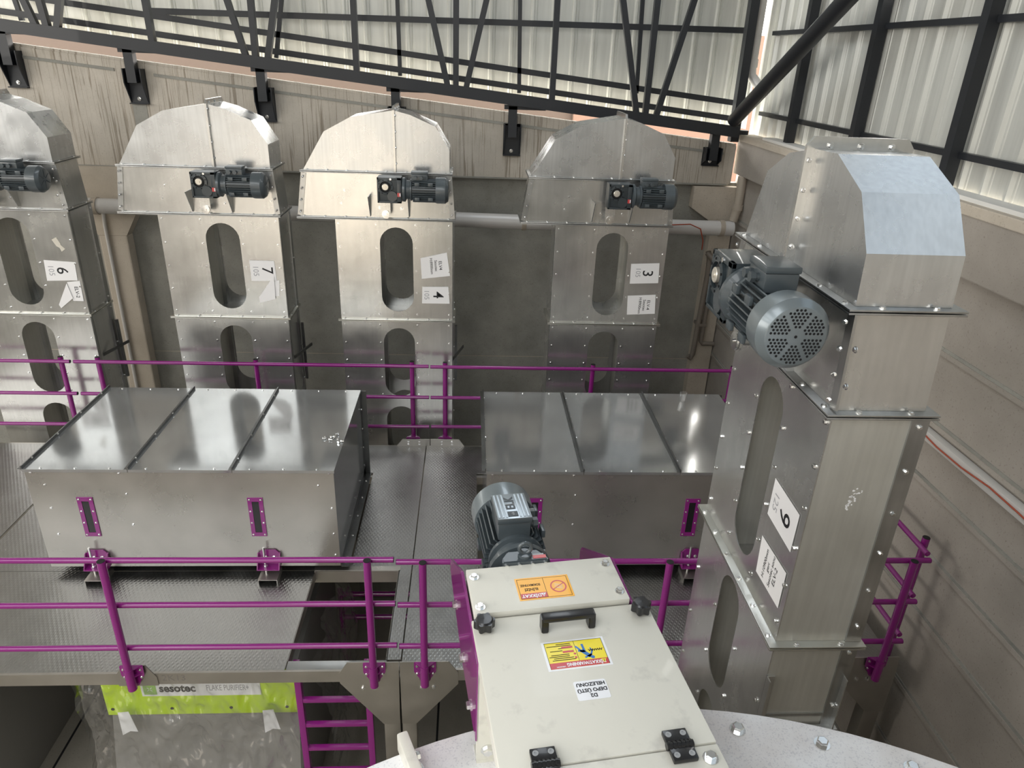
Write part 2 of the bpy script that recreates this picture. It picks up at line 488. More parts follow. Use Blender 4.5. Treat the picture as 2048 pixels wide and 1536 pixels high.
# ================================================================== steel frame
YT = 9.75
def chord_z(x): return 3.935 - .1005 * x
tr = thing('roof_truss', 'black steel truss with sloping bottom chord under the roof along back wall', 'truss', (0, YT, 3.956))
tr_T = Matrix.Translation((0, -YT, -3.956))
MB(tr_T).beam((-13, YT, chord_z(-13)), (3.5, YT, chord_z(3.5)), .10, .135, 'black steel', (0, 0, 1)).obj('bottom_chord', tr)
MB(tr_T).beam((-13, YT, 6.6), (3.5, YT, 6.2), .10, .10, 'black steel', (0, 0, 1)).obj('top_chord', tr)
for kind, x0, z0, x1, z1 in (('diagonal', -5.24, 4.77, -5.14, 4.43), ('post', -5.06, 4.77, -5.03, 4.43), ('diagonal', -4.84, 4.78, -4.94, 4.45),
                             ('post', -3.85, 4.82, -3.84, 4.34), ('diagonal', -2.9, 4.86, -2.74, 4.22), ('post', -2.63, 4.87, -2.64, 4.21),
                             ('diagonal', -2.35, 4.88, -2.51, 4.19), ('post', -1.425, 4.92, -1.425, 4.1), ('diagonal', -.53, 4.96, -.29, 3.98),
                             ('post', -.2, 4.97, -.2, 3.94), ('diagonal', .16, 4.98, -.09, 3.94), ('post', 1.02, 5.02, 1.02, 3.85),
                             ('diagonal', 1.82, 5.05, 2.13, 3.76), ('post', 2.24, 5.07, 2.24, 3.74), ('diagonal', 2.69, 5.08, 2.38, 3.75)):
    f = (6.4 - z1) / (z0 - z1); w = .085 if kind == 'post' else .072
    MB(tr_T).beam((x1, YT, z1 - .02), (x1 + (x0 - x1) * f, YT, 6.4), .07, w, 'black steel', (0, 1, 0)).obj(kind, tr)

gf = thing('wall_frame', 'black steel girts and thin posts carrying the back wall cladding', 'frame', (0, 10.22, 4))
T = Matrix.Translation((0, -10.22, -4)); YG = 10.22; k = YG / 9.95
def gpt(x, z): return (x * k, YG, 4.4 + (z - 4.4) * k)
for nm, a, c, w in (('girt', (-3.95, 4.715), (3.52, 4.785), .055), ('girt', (-12, 5.48), (3.5, 3.925), .05), ('bottom_girt', (-12, 5.28), (3.5, 3.73), .085),
                    ('girt', (-12, 5.5), (3.5, 5.5), .055)):
    MB(T).beam(gpt(*a), gpt(*c), .07, w, 'black steel', (0, 1, 0)).obj(nm, gf)
for x0, z0, x1, z1 in ((-5.45, 4.77, -5.42, 4.55), (-2.39, 4.51, -2.44, 4.25), (-.92, 4.95, -.91, 4.1), (.58, 5.01, .61, 3.95), (2.1, 5.07, 2.14, 4.0)):
    f = (6.6 - z1) / (z0 - z1)
    MB(T).beam(gpt(x1, z1), gpt(x1 + (x0 - x1) * f, 6.6), .05, .05, 'black steel', (0, 1, 0)).obj('post', gf)
cpost = MB().beam((3.50, 9.90, 3.45), (3.47, 9.90, 8.4), .11, .13, 'black steel', (0, 1, 0)).obj('corner_post')
tag(cpost, 'black steel corner post where the two clad walls meet', 'post')

rf = thing('wall_frame', 'black steel posts and girts carrying the right wall cladding', 'frame', (3.80, 7, 4))
T = Matrix.Translation((-3.80, -7, -4))
for y in (8.74, 7.21, 5.66, 4.1, 2.5, .9, -.7): MB(T).beam((3.765, y, 3.572), (3.765, y, 8.4), .09, .10, 'black steel', (1, 0, 0)).obj('post', rf)
for z in (4.765, 3.815, 7.1): MB(T).beam((3.815, 9.9, z), (3.815, -11, z), .05, .055, 'black steel', (1, 0, 0)).obj('girt', rf)
tag(MB().cyl((3.40, 9.70, 3.73), (3.42, 5.2, 6.0), .085, 'black steel', 20).obj('brace_tube'), 'dark round brace tube rising diagonally from the corner post', 'pipe')

BL = ['black steel bracket at the left edge of the photo, above the leftmost elevator', 'black steel bracket on streaked beam just left of elevator marked 7',
      'black steel bracket directly above the motor side of elevator marked 7', 'black steel bracket stub right behind the peak of elevator marked 4',
      'black steel bracket between the elevators marked 4 and 3', 'black steel bracket with bright plate edge near the corner post']
for i, (x, zt, zb) in enumerate(((-5.60, 4.42, 3.80), (-4.17, 4.27, 3.66), (-2.61, 4.11, 3.50), (-.96, 3.94, 3.30), (.53, 3.78, 3.18), (3.22, 3.57, 3.13))):
    o = thing('truss_bracket', BL[i], 'bracket', (x, 9.9, zt), 0, 'brackets tying the truss to the concrete beam')
    MB().box((-.055, -.14, -.36), (.055, -.03, .02), 'black steel').obj('bracket_arm', o)
    MB().box((-.11, -.14, -.02), (.42, -.04, .035), 'black steel').obj('bracket_rail', o)
    hb = zb - zt
    q = MB(); q.box((-.11, -.012, hb), (.12, 0, -.2), 'black steel')
    for sx_ in (-.105, .105): q.prism([(0, hb + .02), (-.02, hb + .02), (-.14, -.36), (-.14, -.20), (0, -.20)], .012, 'black steel', frame((sx_, 0, 0), (0, 1, 0), (0, 0, 1)))
    q.box((-.11, -.06, hb), (.12, 0, hb + .012), 'black steel'); q.obj('bracket_shoe', o)
    bolt(o, (0, -.012, hb + .06), (0, -1, 0), 1.5)

# pipes
b = MB(); b.cyl((-5.3, 9.6, 2.435), (1.4, 9.6, 2.355), .098, 'pvc', 20).cyl((1.42, 9.6, 2.355), (3.58, 9.6, 2.35), .10, 'pvc', 20)
pp = tag(b.obj('drain_pipe'), 'thick pale plastic drain pipe running level behind the elevators', 'pipe')
for x, z in ((-4.82, 2.43), (.72, 2.365), (1.4, 2.357), (3.42, 2.352)):
    MB().cyl((x - .03, 9.6, z), (x + .03, 9.6, z), .112, 'pvc beige', 20).obj('pipe_collar', pp)
b = MB(); b.tube([(3.61, 9.62, 3.04), (3.61, 9.61, 2.8), (3.61, 9.61, 2.62), (3.58, 9.62, 2.45)], .058, 'pvc beige', 16).cyl((3.61, 9.61, 2.60), (3.61, 9.61, 2.67), .068, 'pvc beige')
tag(b.obj('downpipe'), 'short beige downpipe under the right beam in the corner', 'pipe')
b = MB(); b.tube([(3.63, 10.0, 8.4), (3.63, 10.0, 4.36), (3.64, 9.98, 4.26), (3.70, 9.92, 4.18), (3.78, 9.86, 4.10)], .06, 'pvc', 16).cyl((3.63, 10.0, 4.36), (3.63, 10.0, 4.46), .072, 'pvc')
tag(b.obj('rainwater_pipe'), 'pale rainwater pipe with an elbow standing behind the corner post', 'pipe')
b = MB(); b.tube([(-4.83, 9.77, 2.35), (-4.845, 9.77, 2.15), (-4.85, 9.77, 1.0), (-4.855, 9.77, -2.55)], .022, 'conduit white', 10)
tag(b.obj('conduit'), 'thin white conduit running down the pale concrete column', 'pipe')
b = MB()
b.tube([(3.33, 9.7, 2.0), (3.36, 9.7, 1.9), (3.37, 9.7, 1.7), (3.33, 9.7, .45), (3.30, 9.7, .38), (3.26, 9.7, .42)], .038, 'old pipe')
b.tube([(3.32, 9.7, 1.98), (3.40, 9.62, 1.90), (3.52, 9.5, 1.84)], .04, 'old pipe')
b.tube([(3.45, 9.7, 1.84), (3.44, 9.7, 1.4), (3.42, 9.7, .66), (3.45, 9.7, .62), (3.62, 9.7, .62)], .032, 'old pipe')
b.box((3.40, 9.66, 1.3), (3.46, 9.845, 1.34), 'old pipe').box((3.32, 9.66, .9), (3.46, 9.845, .94), 'old pipe')
tag(b.obj('water_pipe'), 'old grey-brown water pipes on corner column beside elevator marked 9', 'pipe')
b = MB(); b.tube([(1.9, 9.49, 2.36), (2.5, 9.485, 2.39), (2.95, 9.48, 2.42), (3.1, 9.48, 2.36), (3.16, 9.49, 2.2), (3.2, 9.6, 2.05)], .008, 'wire red', 6)
tag(b.obj('cable'), 'thin red-brown cable looped over the drain pipe near the corner', 'cable')
b = MB(); b.box((3.60, -2, 1.755), (3.672, 6.5, 1.835), 'conduit white', .008)
cdt = tag(b.obj('cable_trunking'), 'white cable trunking along the right wall behind elevator marked 9', 'cable duct')
MB().tube([(3.592, 6.4, 1.81)] + [(3.592, 6.4 - i * .3, 1.80 + .018 * math.sin(i * 1.7)) for i in range(1, 26)], .006, 'wire red', 6).obj('cable', cdt)

# ================================================================== gear motor (axis +X, front -Y)
def gear_motor(parent, M, s, name='gear_motor', grille=False, big=False, gear=True):
    T = M @ Matrix.Diagonal((s, s, s, 1)); X = lambda a, r, n=28: None
    AX = frame((0, 0, 0), (0, 1, 0), (0, 0, 1))       # lathe axis z -> +X
    g = MB(T)
    g.lathe([(.06, .13), (.125, .14), (.125, .165), (.098, .18), (.096, .215), (.112, .22), (.112, .235), (.096, .24)], 'motor paint', AX, 32).lathe([(.094, .238), (.094, .50)], 'motor dark paint', AX, 32)  # core darker than the fins: shade of the slits put into its colour
    for i in range(32):
        a = 2 * PI * i / 32
        R = Matrix.Rotation(a, 4, 'X')
        if math.cos(a) > .9: continue
        g.box((.245, -.003, .092), (.50, .003, .126), 'motor paint', M=R)
    for px in (.27, .41):
        for sy, sz in ((-1, -1), (1, -1), (-1, 1)): g.box((px, sy * .118 - .008, sz * .075 - .017), (px + .05, sy * .118 + .008, sz * .075 + .017), 'motor paint', .003)
    o = g.obj(name, parent)
    if gear:
        g = MB(T)
        g.box((-.12, -.07, -.13), (.13, .10, .13), 'motor dark paint', .006)
        for a, c in (((-.12, -.085, .105), (.13, -.065, .13)), ((-.12, -.085, -.13), (.13, -.065, -.112)), ((-.12, -.085, -.13), (-.102, -.065, .13)), ((.085, -.085, -.13), (.13, -.065, .13))):
            g.box(a, c, 'motor dark paint', .003)
        FY = frame((-.035, -.065, .035), (1, 0, 0), (0, 0, 1))      # z -> -Y
        g.lathe([(.082, 0), (.082, .022), (.058, .025), (.058, .006)], 'motor dark paint', FY, 28)
        g.lathe([(.052, 0), (.052, .024)], 'motor dark paint', frame((.035, -.065, -.06), (1, 0, 0), (0, 0, 1)), 24)
        for i in range(8):
            a = 2 * PI * i / 8 + .3; g.lathe([(.006, .02), (.006, .027)], 'dark hollow', FY @ Matrix.Translation((.070 * math.cos(a), .070 * math.sin(a), 0)), 8)
        g.cyl((.02, -.066, .115), (.02, -.09, .115), .011, 'bolt zinc', 8)
        gb = g.obj('gearbox', o)
        MB(T).lathe([(.056, .008), (.05, .012), (.035, .012)], 'black rubber', FY, 24).lathe([(.034, .008), (.034, .028), (.03, .031), (.012, .031), (.012, .036)], 'shaft steel', FY, 24).obj('output_shaft', o)['label'] = 'bright steel output shaft'
        q = MB(T); q.box((.088, -.088, -.062), (.122, -.0855, -.022), 'plate red').box((.111, -.0885, -.058), (.121, -.0875, -.026), 'sticker white')
        q.obj('name_plate', o)['label'] = 'red and silver name plate'
    fn = MB(T)
    fn.lathe([(.110, .485), (.132, .487), (.134, .50), (.134, .585), (.112, .615), (.108, .617), (.0, .617)], 'motor fan paint' if big else 'motor paint', AX, 40, cap1=False)
    if grille:
        D = frame((.6178, 0, 0), (0, 1, 0), (0, 0, 1)); st = .0142
        for i in range(-8, 9):
            for j in range(-9, 10):
                x = st * (i + (j % 2) * .5); y = st * .866 * j; r = math.hypot(x, y); a = math.atan2(y, x) % (PI / 3)
                if .026 < r < .101 and min(a, PI / 3 - a) * r > .0035: fn.lathe([(.0052, 0)], 'dark hollow', D @ Matrix.Translation((x, y, 0)), 6, cap0=False)
        fn.lathe([(.006, 0)], 'dark hollow', D, 8, cap0=False)
    else:
        for i in range(6):
            fn.box((.617, -.004, .02), (.6185, .004, .095), 'motor dark paint', M=Matrix.Rotation(i * PI / 3, 4, 'X'))
    fn.obj('fan_cover', o)
    t = MB(T)
    t.box((.235, -.055, .09), (.40, .075, .165), 'motor paint', .006).box((.230, -.060, .165), (.405, .080, .192), 'motor paint', .008)
    for y in (-.02, .035): pass
    for x in (.275, .335):
        t.cyl((x, -.055, .135), (x, -.083, .135), .017, 'motor paint', 12).cyl((x, -.07, .135), (x, -.09, .135), .0215, 'motor paint', 6)
    tb = t.obj('terminal_box', o)
    return o, T


# ================================================================== bucket elevators
def slot_pts(u0, u1, z0, z1, n=12):
    r = (u1 - u0) / 2; c = (u0 + u1) / 2
    return [(c + r * math.cos(PI * i / n), z1 - r + r * math.sin(PI * i / n)) for i in range(n + 1)] + \
           [(c + r * math.cos(PI + PI * i / n), z0 + r + r * math.sin(PI + PI * i / n)) for i in range(n + 1)]


def elevator(label, loc, rz, Wd, D, F1, FH, F2, dome, spout, slots1, slots2, su, mshaft, mscale, moff, grille=False, seam_u=.67, rows=(5, 8), bs=1.0, fl=.034, body=None):
    E = thing('bucket_elevator', label, 'bucket elevator', (*loc, FLOOR), rz, 'galvanised bucket elevators')
    Z = Matrix.Translation((0, 0, -FLOOR))           # local z = world z - FLOOR
    def mb(): return MB(Z)
    UF = frame((0, D, 0), (1, 0, 0), (0, 0, 1))      # 2D (u,z), thickness towards -v (front)
    G = 'galvanised steel'
    def B(p, q, n, s=1.0): bolt(p, (q[0], q[1], q[2] - FLOOR), n, s * bs)
    # hood halves
    iL = [p for p in dome if p[0] <= seam_u + .001]; iR = [p for p in dome if p[0] > seam_u + .001]
    zpk = iL[-1][1] if abs(iL[-1][0] - seam_u) < .02 else max(p[1] for p in dome)
    lp = iL + [(seam_u, zpk), (seam_u, FH + .012)] if abs(iL[-1][0] - seam_u) > .02 else iL + [(seam_u, FH + .012)]
    lp = [(lp[0][0], FH + .012)] + lp[1:]
    rp = [(seam_u, zpk)] + iR[:-1] + [(iR[-1][0], FH + .012), (seam_u, FH + .012)]
    mb().prism(lp, D, 'galvanised steel hood', UF).obj('hood', E, False)
    mb().prism(rp, D, 'galvanised steel hood', UF).obj('hood', E, False)
    q = mb()
    q.prism([(-fl, FH + .012), (D + fl, FH + .012), (D + fl, zpk + fl - .03), (D + fl - .03, zpk + fl + .01), (-fl + .03, zpk + fl + .01), (-fl, zpk + fl - .03)], .022, 'galvanised steel', frame((seam_u - .011, 0, 0), (0, 1, 0), (0, 0, 1)))
    sf = q.obj('seam_flange', E)
    for i in range(4): B(sf, (seam_u + .011, -fl * .55, FH + .1 + (zpk - FH - .15) * i / 3), (1, -.2, 0), .8)
    for v in (.06, D / 2, D - .06): B(sf, (seam_u + .011, v, zpk + fl * .4), (1, 0, 0), .9)
    # head casing with discharge side
    q = mb(); q.prism([(spout[1], FH - .012), (spout[0], F1 + .012), (Wd, F1 + .012), (dome[-1][0], FH - .012)], D, G, UF); hc = q.obj('head_casing', E, False)
    for s_, (a, c) in ((-1, (spout[1], spout[0])), (1, (dome[-1][0], Wd))):
        q = mb(); q.beam((a, -.002, FH - .02), (c, -.002, F1 + .02), .012, .055, 'galvanised edge', (1, 0, 0)); ef = q.obj('edge_flange', E)
        for i in range(4):
            f = .12 + .25 * i; B(ef, (a + (c - a) * f, -.03, FH + (F1 - FH) * f), (s_ * .8, -1, 0), .75)
    for u, z in ((.12, .2), (.08, .34), (1.22, .16), (1.22, .34)): B(hc, (u, 0, FH - (FH - F1) * z * 2), (0, -1, 0), .8)
    # flanges
    def flange(z, u0, u1, mname='galvanised edge'):
        q = mb(); f = fl
        for dz in (-.012, .002): q.box((u0 - f, -f, z + dz), (u1 + f, D + f, z + dz + .009), mname, .002)
        o = q.obj('flange', E)
        n = max(5, int((u1 - u0) / .185))
        for i in range(n): B(o, (u0 + .04 + (u1 - u0 - .08) * i / (n - 1), -fl * .55, z + .010), (0, -.2, 1), .85)
        for v in (.1, D - .08): B(o, (u1 + fl * .55, v, z + .010), (0, 0, 1), .85)
        return o
    flange(FH, spout[1], dome[-1][0]); flange(F1, spout[0], Wd); flange(F2, 0, Wd, 'bright seam')
    # leg sections: slotted front and back plates, outer and inner walls
    for (z0, z1, sl, nr) in ((F2 + .012, F1 - .012, slots1, rows[0]), (FLOOR + .02, F2 - .012, slots2, rows[1])):
        hs = [slot_pts(su[0], su[1], *s_) for s_ in sl]
        q = mb(); th = .006
        q.holed([(0, z0), (Wd, z0), (Wd, z1), (0, z1)], hs, th, G, frame((0, th, 0), (1, 0, 0), (0, 0, 1)))
        q.holed([(0, z0), (Wd, z0), (Wd, z1), (0, z1)], hs, th, G, frame((0, D, 0), (1, 0, 0), (0, 0, 1)))
        for u in (0, Wd - th): q.box((u, th, z0), (u + th, D - th, z1), body or G)
        for u in (su[0] - .055, su[1] + .05): q.box((u, th, z0), (u + th, D - th, z1), 'galvanised dull')
        q.box((su[0] - .05, th, z0), (su[1] + .05, D - th, z0 + th), 'galvanised edge')
        for u in (su[0] - .055, su[1] + .05): q.box((u - .0, D - .06, z0), (u + .05, D - th - .001, z1), 'galvanised edge')
        o = q.obj('casing_section', E, False)
        for a_, c_ in (((Wd, .012, z0), (Wd + .004, .055, z1)), ((Wd, D - .05, z0), (Wd + .010, D + .03, z1)), ((-.004, .012, z0), (0, .055, z1))):
            if body and a_[1] < .1 and a_[0] > 0: continue
            mb().box(a_, c_, 'galvanised edge').obj('corner_angle', E, False)
        zt = z1 - .05; zb = max(z0 + .06, -.1 if rz == 0 else z0 + .1)
        for i in range(nr):
            z = zt + (zb - zt) * i / (nr - 1)
            for u in (.035, su[0] - .035, su[1] + .035, Wd - .035):
                if rz == 0 and nr > 6 and z < .35 and i % 2: continue
                B(o, (u, 0, z), (0, -1, 0), .85)
            if i % 2 == 0 or body: B(o, (Wd + .010, D - .01, z), (1, 0, 0), .75)
    # drive
    sz = (mshaft[1] - FLOOR)
    br = MB(); bu, bz = mshaft[0], sz
    k = mscale
    br.box((bu - .20 * k, -.008, bz - .36 * k), (bu + .22 * k, 0, bz - .14 * k), 'galvanised steel')
    for sgn in (-1, 1):
        x = bu + (-.20 if sgn < 0 else .22) * k
        br.prism([(0, bz - .36 * k), (-.03, bz - .36 * k), (-.17 * k, bz - .13 * k), (0, bz - .13 * k)], .008, 'galvanised edge', frame((x - .004, 0, 0), (0, 1, 0), (0, 0, 1)))
    bo = br.obj('motor_bracket', E)
    for du in (-.1, .14): bolt(bo, (bu + du * k, -.008, bz - .27 * k), (0, -1, 0), 1.2)
    ta = MB()
    n = 10; pr = [(bu - .085 * k, bz - .12 * k), (bu + .03 * k, bz - .12 * k)] + [(bu - .02 * k + .05 * k * math.cos(a), bz - .31 * k + .05 * k * math.sin(a)) for a in [-PI * i / n for i in range(n + 1)]]
    ta.prism(pr, .012, 'galvanised steel', frame((0, -moff + .075 * k, 0), (1, 0, 0), (0, 0, 1)))
    ta.cyl((bu - .02 * k, -moff + .08 * k, bz - .31 * k), (bu - .02 * k, -.0, bz - .31 * k), .025, 'galvanised edge', 14)
    ta.lathe([(.042 * k, 0), (.042 * k, .012), (.012, .013), (.012, .022)], 'bolt zinc', frame((bu - .02 * k, -moff + .062 * k, bz - .31 * k), (1, 0, 0), (0, 0, 1)), 20)
    ta.obj('torque_arm', E)
    gear_motor(E, Matrix.Translation((bu + .035 * k, -moff, bz - .035 * k)), mscale, grille=grille, big=grille)
    sh = MB(); sh.cyl((bu, 0, bz), (bu, -moff + .06, bz), .05, 'angle steel', 20); sh.obj('drive_shaft', E)
    if rz == 0:
        r = MB(Z); r.beam((Wd, .10, 1.0), (Wd + .13, D + .02, 1.02), .012, .035, 'angle steel'); r.box((Wd + .02, D, .55), (Wd + .05, D + .03, 1.3), 'angle steel')
        r.obj('side_brace', E)
    return E


DOME = [(-.30, 3.2), (-.06, 3.6), (.22, 3.75), (.67, 3.83), (.84, 3.79), (1.10, 3.685), (1.247, 3.45), (1.247, 3.2)]
EL = dict(Wd=1.28, D=.48, F1=2.71, FH=3.2, F2=1.535, dome=DOME, spout=(-.37, -.30), slots1=[(1.64, 2.618)], slots2=[(.55, 1.435), (-.49, .41), (-1.5, -.63)],
          su=(.475, .84), mshaft=(.59, 3.10), mscale=1.0, moff=.20)
EY = 7.95
elevator('galvanised bucket elevator at the left edge with the taped 6 notice', (-5.59, EY), 0, **EL)
elevator('galvanised bucket elevator left of centre with the 7 notice', (-3.368, EY), 0, **EL)
elevator('bright galvanised bucket elevator at centre with the 4 notice', (-1.476, EY), 0, **EL)
elevator('grey galvanised bucket elevator right of centre with the 3 notice', (.96, EY), 0, **EL)
DOME9 = [(-.15, 3.51), (.0, 3.89), (.23, 4.01), (.50, 4.06), (.72, 4.065), (.98, 3.95), (1.125, 3.735), (1.14, 3.51)]
E9 = elevator('large galvanised bucket elevator in the right foreground with the 9 notice', (1.57, 3.84), -PI / 2, Wd=1.17, D=.41, F1=3.05, FH=3.51, F2=1.74, dome=DOME9,
              spout=(-.25, -.15), slots1=[(1.87, 2.945)], slots2=[(.854, 1.64), (-.25, .70), (-1.4, -.45)], su=(.435, .735), mshaft=(.50, 3.46), mscale=1.13, moff=.27, grille=True, seam_u=.50, rows=(6, 12), bs=1.15, fl=.045, body='galvanised dull')
# boot frame on the foreground elevator (local u, v)
q = MB(Matrix.Translation((0, 0, -FLOOR)))
for v in (0.0, .37): q.box((1.172, v, 1.0), (1.178, v + .045, 1.515), 'galvanised steel').box((1.178, v if v == 0 else v + .039, 1.0), (1.215, v + .006 if v == 0 else v + .045, 1.515), 'galvanised steel')
q.box((1.171, .02, 1.22), (1.177, .36, 1.24), 'galvanised edge').box((1.18, -.05, 1.12), (1.215, .44, 1.16), 'galvanised edge')
q.obj('boot_frame', E9)
q = MB(Matrix.Translation((0, 0, -FLOOR))); rs = random.Random(5)
for i in range(26):
    v = .205 + rs.gauss(0, .013) - .02 * i / 26; z = 2.66 - .11 * i / 26 + rs.gauss(0, .006); r = rs.uniform(.003, .008)
    q.prism([(v + r * math.cos(a) * rs.uniform(.6, 1.2), z + r * math.sin(a) * rs.uniform(.5, 1)) for a in (0, 1.2, 2.4, 3.7, 5)], .0006, 'paper', frame((1.1703, 0, 0), (0, 1, 0), (0, 0, 1)))
q.obj('chalk_smudge', E9, False)['label'] = 'pale chalky smudge'


# notices taped to the elevators; local 2D (a along the face, b up), lying on the face
def notice(nm, label, E_org, E_dir, nrm, quad, items, grp=None):
    T = frame(E_org, E_dir, (0, 0, 1))               # x along face, y up, z = outward normal
    b = MB(T); pts = [(*p, .004) for p in quad]
    b.quad([pts[3], pts[2], pts[1], pts[0]], 'paper'); b.quad([(x, y, .003) for x, y, _ in pts], 'paper')
    for i in range(4):
        p, r = pts[i], pts[(i + 1) % 4]; b.quad([(p[0], p[1], .004), (p[0], p[1], .003), (r[0], r[1], .003), (r[0], r[1], .004)], 'paper')
    for body, size, m_, cx, cy, ang, bold in items:
        b.text(body, size, m_, Matrix.Translation((cx, cy, .0046)) @ Matrix.Rotation(ang, 4, 'Z'), bold=bold)
    o = b.obj(nm, smooth=False)
    # keep the origin at the sheet
    return tag(o, label, 'paper notice', grp or 'notices taped to the elevators')


R9 = -PI / 2
def front(x0): return ((x0, EY - .001, 0), (1, 0, 0), None)
notice('paper_notice', 'sheet reading 6 and 105 taped on the leftmost elevator', *front(-5.59), [(.92, 2.162), (1.245, 2.145), (1.235, 1.937), (.905, 1.925)],
       [('6', .17, 'ink', 1.09, 2.045, R9, .001), ('105', .085, 'pencil', .975, 2.045, R9, 0)])
def curled(label, x0, sheet, flap, items):
    o = notice('paper_notice', label, *front(x0), sheet, items)
    T = frame((x0, EY - .001, 0), (1, 0, 0), (0, 0, 1)); f = MB(T)
    f.prism([(p[0], p[1]) for p in flap], .001, 'paper', Matrix.Translation((0, 0, .012)) @ Matrix.Shear('XY', 4, (0, 0)))
    f.obj('curled_corner', o, False)


curled('half peeled sheet below the 6 notice, reading ELV', -5.59, [(1.115, 1.915), (1.257, 1.931), (1.251, 1.695), (1.138, 1.697)],
       [(1.113, 1.904), (1.145, 1.731), (.992, 1.61), (.975, 1.65)], [('ELV-2', .055, 'ink', 1.20, 1.80, R9, .0006)])
notice('paper_notice', 'sheet reading 7 and 105 taped on elevator left of centre', *front(-3.368), [(.916, 2.21), (1.188, 2.209), (1.197, 1.98), (.917, 1.971)],
       [('7', .17, 'ink', 1.10, 2.10, R9, .001), ('105', .085, 'pencil', .975, 2.09, R9, 0)])
curled('half peeled sheet hanging below the 7 notice', -3.368, [(1.15, 1.97), (1.225, 1.99), (1.209, 1.80), (1.161, 1.80)],
       [(1.171, 2.043), (1.163, 1.767), (.982, 1.717), (.985, 1.79)], [])
notice('paper_notice', 'crumpled sheet reading ELV4 taped above the 4 notice', *front(-1.476), [(.922, 2.28), (1.218, 2.35), (1.255, 2.08), (.934, 2.039)],
       [('ELV4', .05, 'ink', 1.145, 2.20, R9 + .07, .0005), ('Sesotec', .042, 'ink', 1.095, 2.195, R9 + .07, .0005), ('H:8900mm', .042, 'ink', 1.045, 2.19, R9 + .07, .0005)])
notice('paper_notice', 'sheet reading 4 and 105 taped on the bright centre elevator', *front(-1.476), [(.938, 1.945), (1.235, 1.951), (1.25, 1.748), (.932, 1.746)],
       [('4', .17, 'ink', 1.115, 1.85, R9, .001), ('105', .08, 'pencil', .985, 1.85, R9, 0)])
notice('paper_notice', 'sheet reading 3 and 105 taped on elevator right of centre', *front(.96), [(.891, 2.269), (1.219, 2.285), (1.232, 2.048), (.899, 2.034)],
       [('3', .17, 'ink', 1.09, 2.16, R9, .001), ('105', .08, 'pencil', .98, 2.17, R9, 0)])
notice('paper_notice', 'sheet reading ELV-4 taped below the 3 notice', *front(.96), [(.89, 1.888), (1.22, 1.907), (1.237, 1.673), (.905, 1.655)],
       [('ELV-4', .05, 'ink', 1.145, 1.78, R9, .0005), ('Sesotec', .045, 'ink', 1.095, 1.775, R9, .0005), ('H:8900mm', .045, 'ink', 1.045, 1.77, R9, .0005)])
N9 = ((1.569, 3.84, 0), (0, -1, 0), None)
notice('paper_notice', 'sheet reading 9 and 125 on the large foreground elevator', *N9, [(.816, 2.496), (1.117, 2.481), (1.114, 2.263), (.814, 2.278)],
       [('9', .17, 'ink', .985, 2.375, R9, .001), ('125', .075, 'pencil', .873, 2.39, R9, 0)])
notice('paper_notice', 'rippled sheet reading ELV-2 below the 9 notice', *N9, [(.811, 2.137), (1.125, 2.144), (1.126, 1.925), (.828, 1.915)],
       [('ELV-2', .045, 'ink', 1.03, 2.04, R9 + PI, .0005), ('Sesotec sonu', .036, 'ink', .985, 2.04, R9 + PI, .0005), ('geri', .036, 'ink', .945, 2.035, R9 + PI, .0005), ('H:10900mm', .036, 'ink', .905, 2.03, R9 + PI, .0005)])
b = MB(frame((-5.59, EY - .001, 0), (1, 0, 0), (0, 0, 1))); b.prism([(1.055, 2.39), (1.107, 2.417), (1.14, 2.345), (1.135, 2.335), (1.177, 2.29), (1.134, 2.259), (1.12, 2.30), (1.09, 2.32)], .003, 'tape')
tag(b.obj('tape_scrap', smooth=False), 'torn scrap of beige tape above the 6 notice', 'tape')

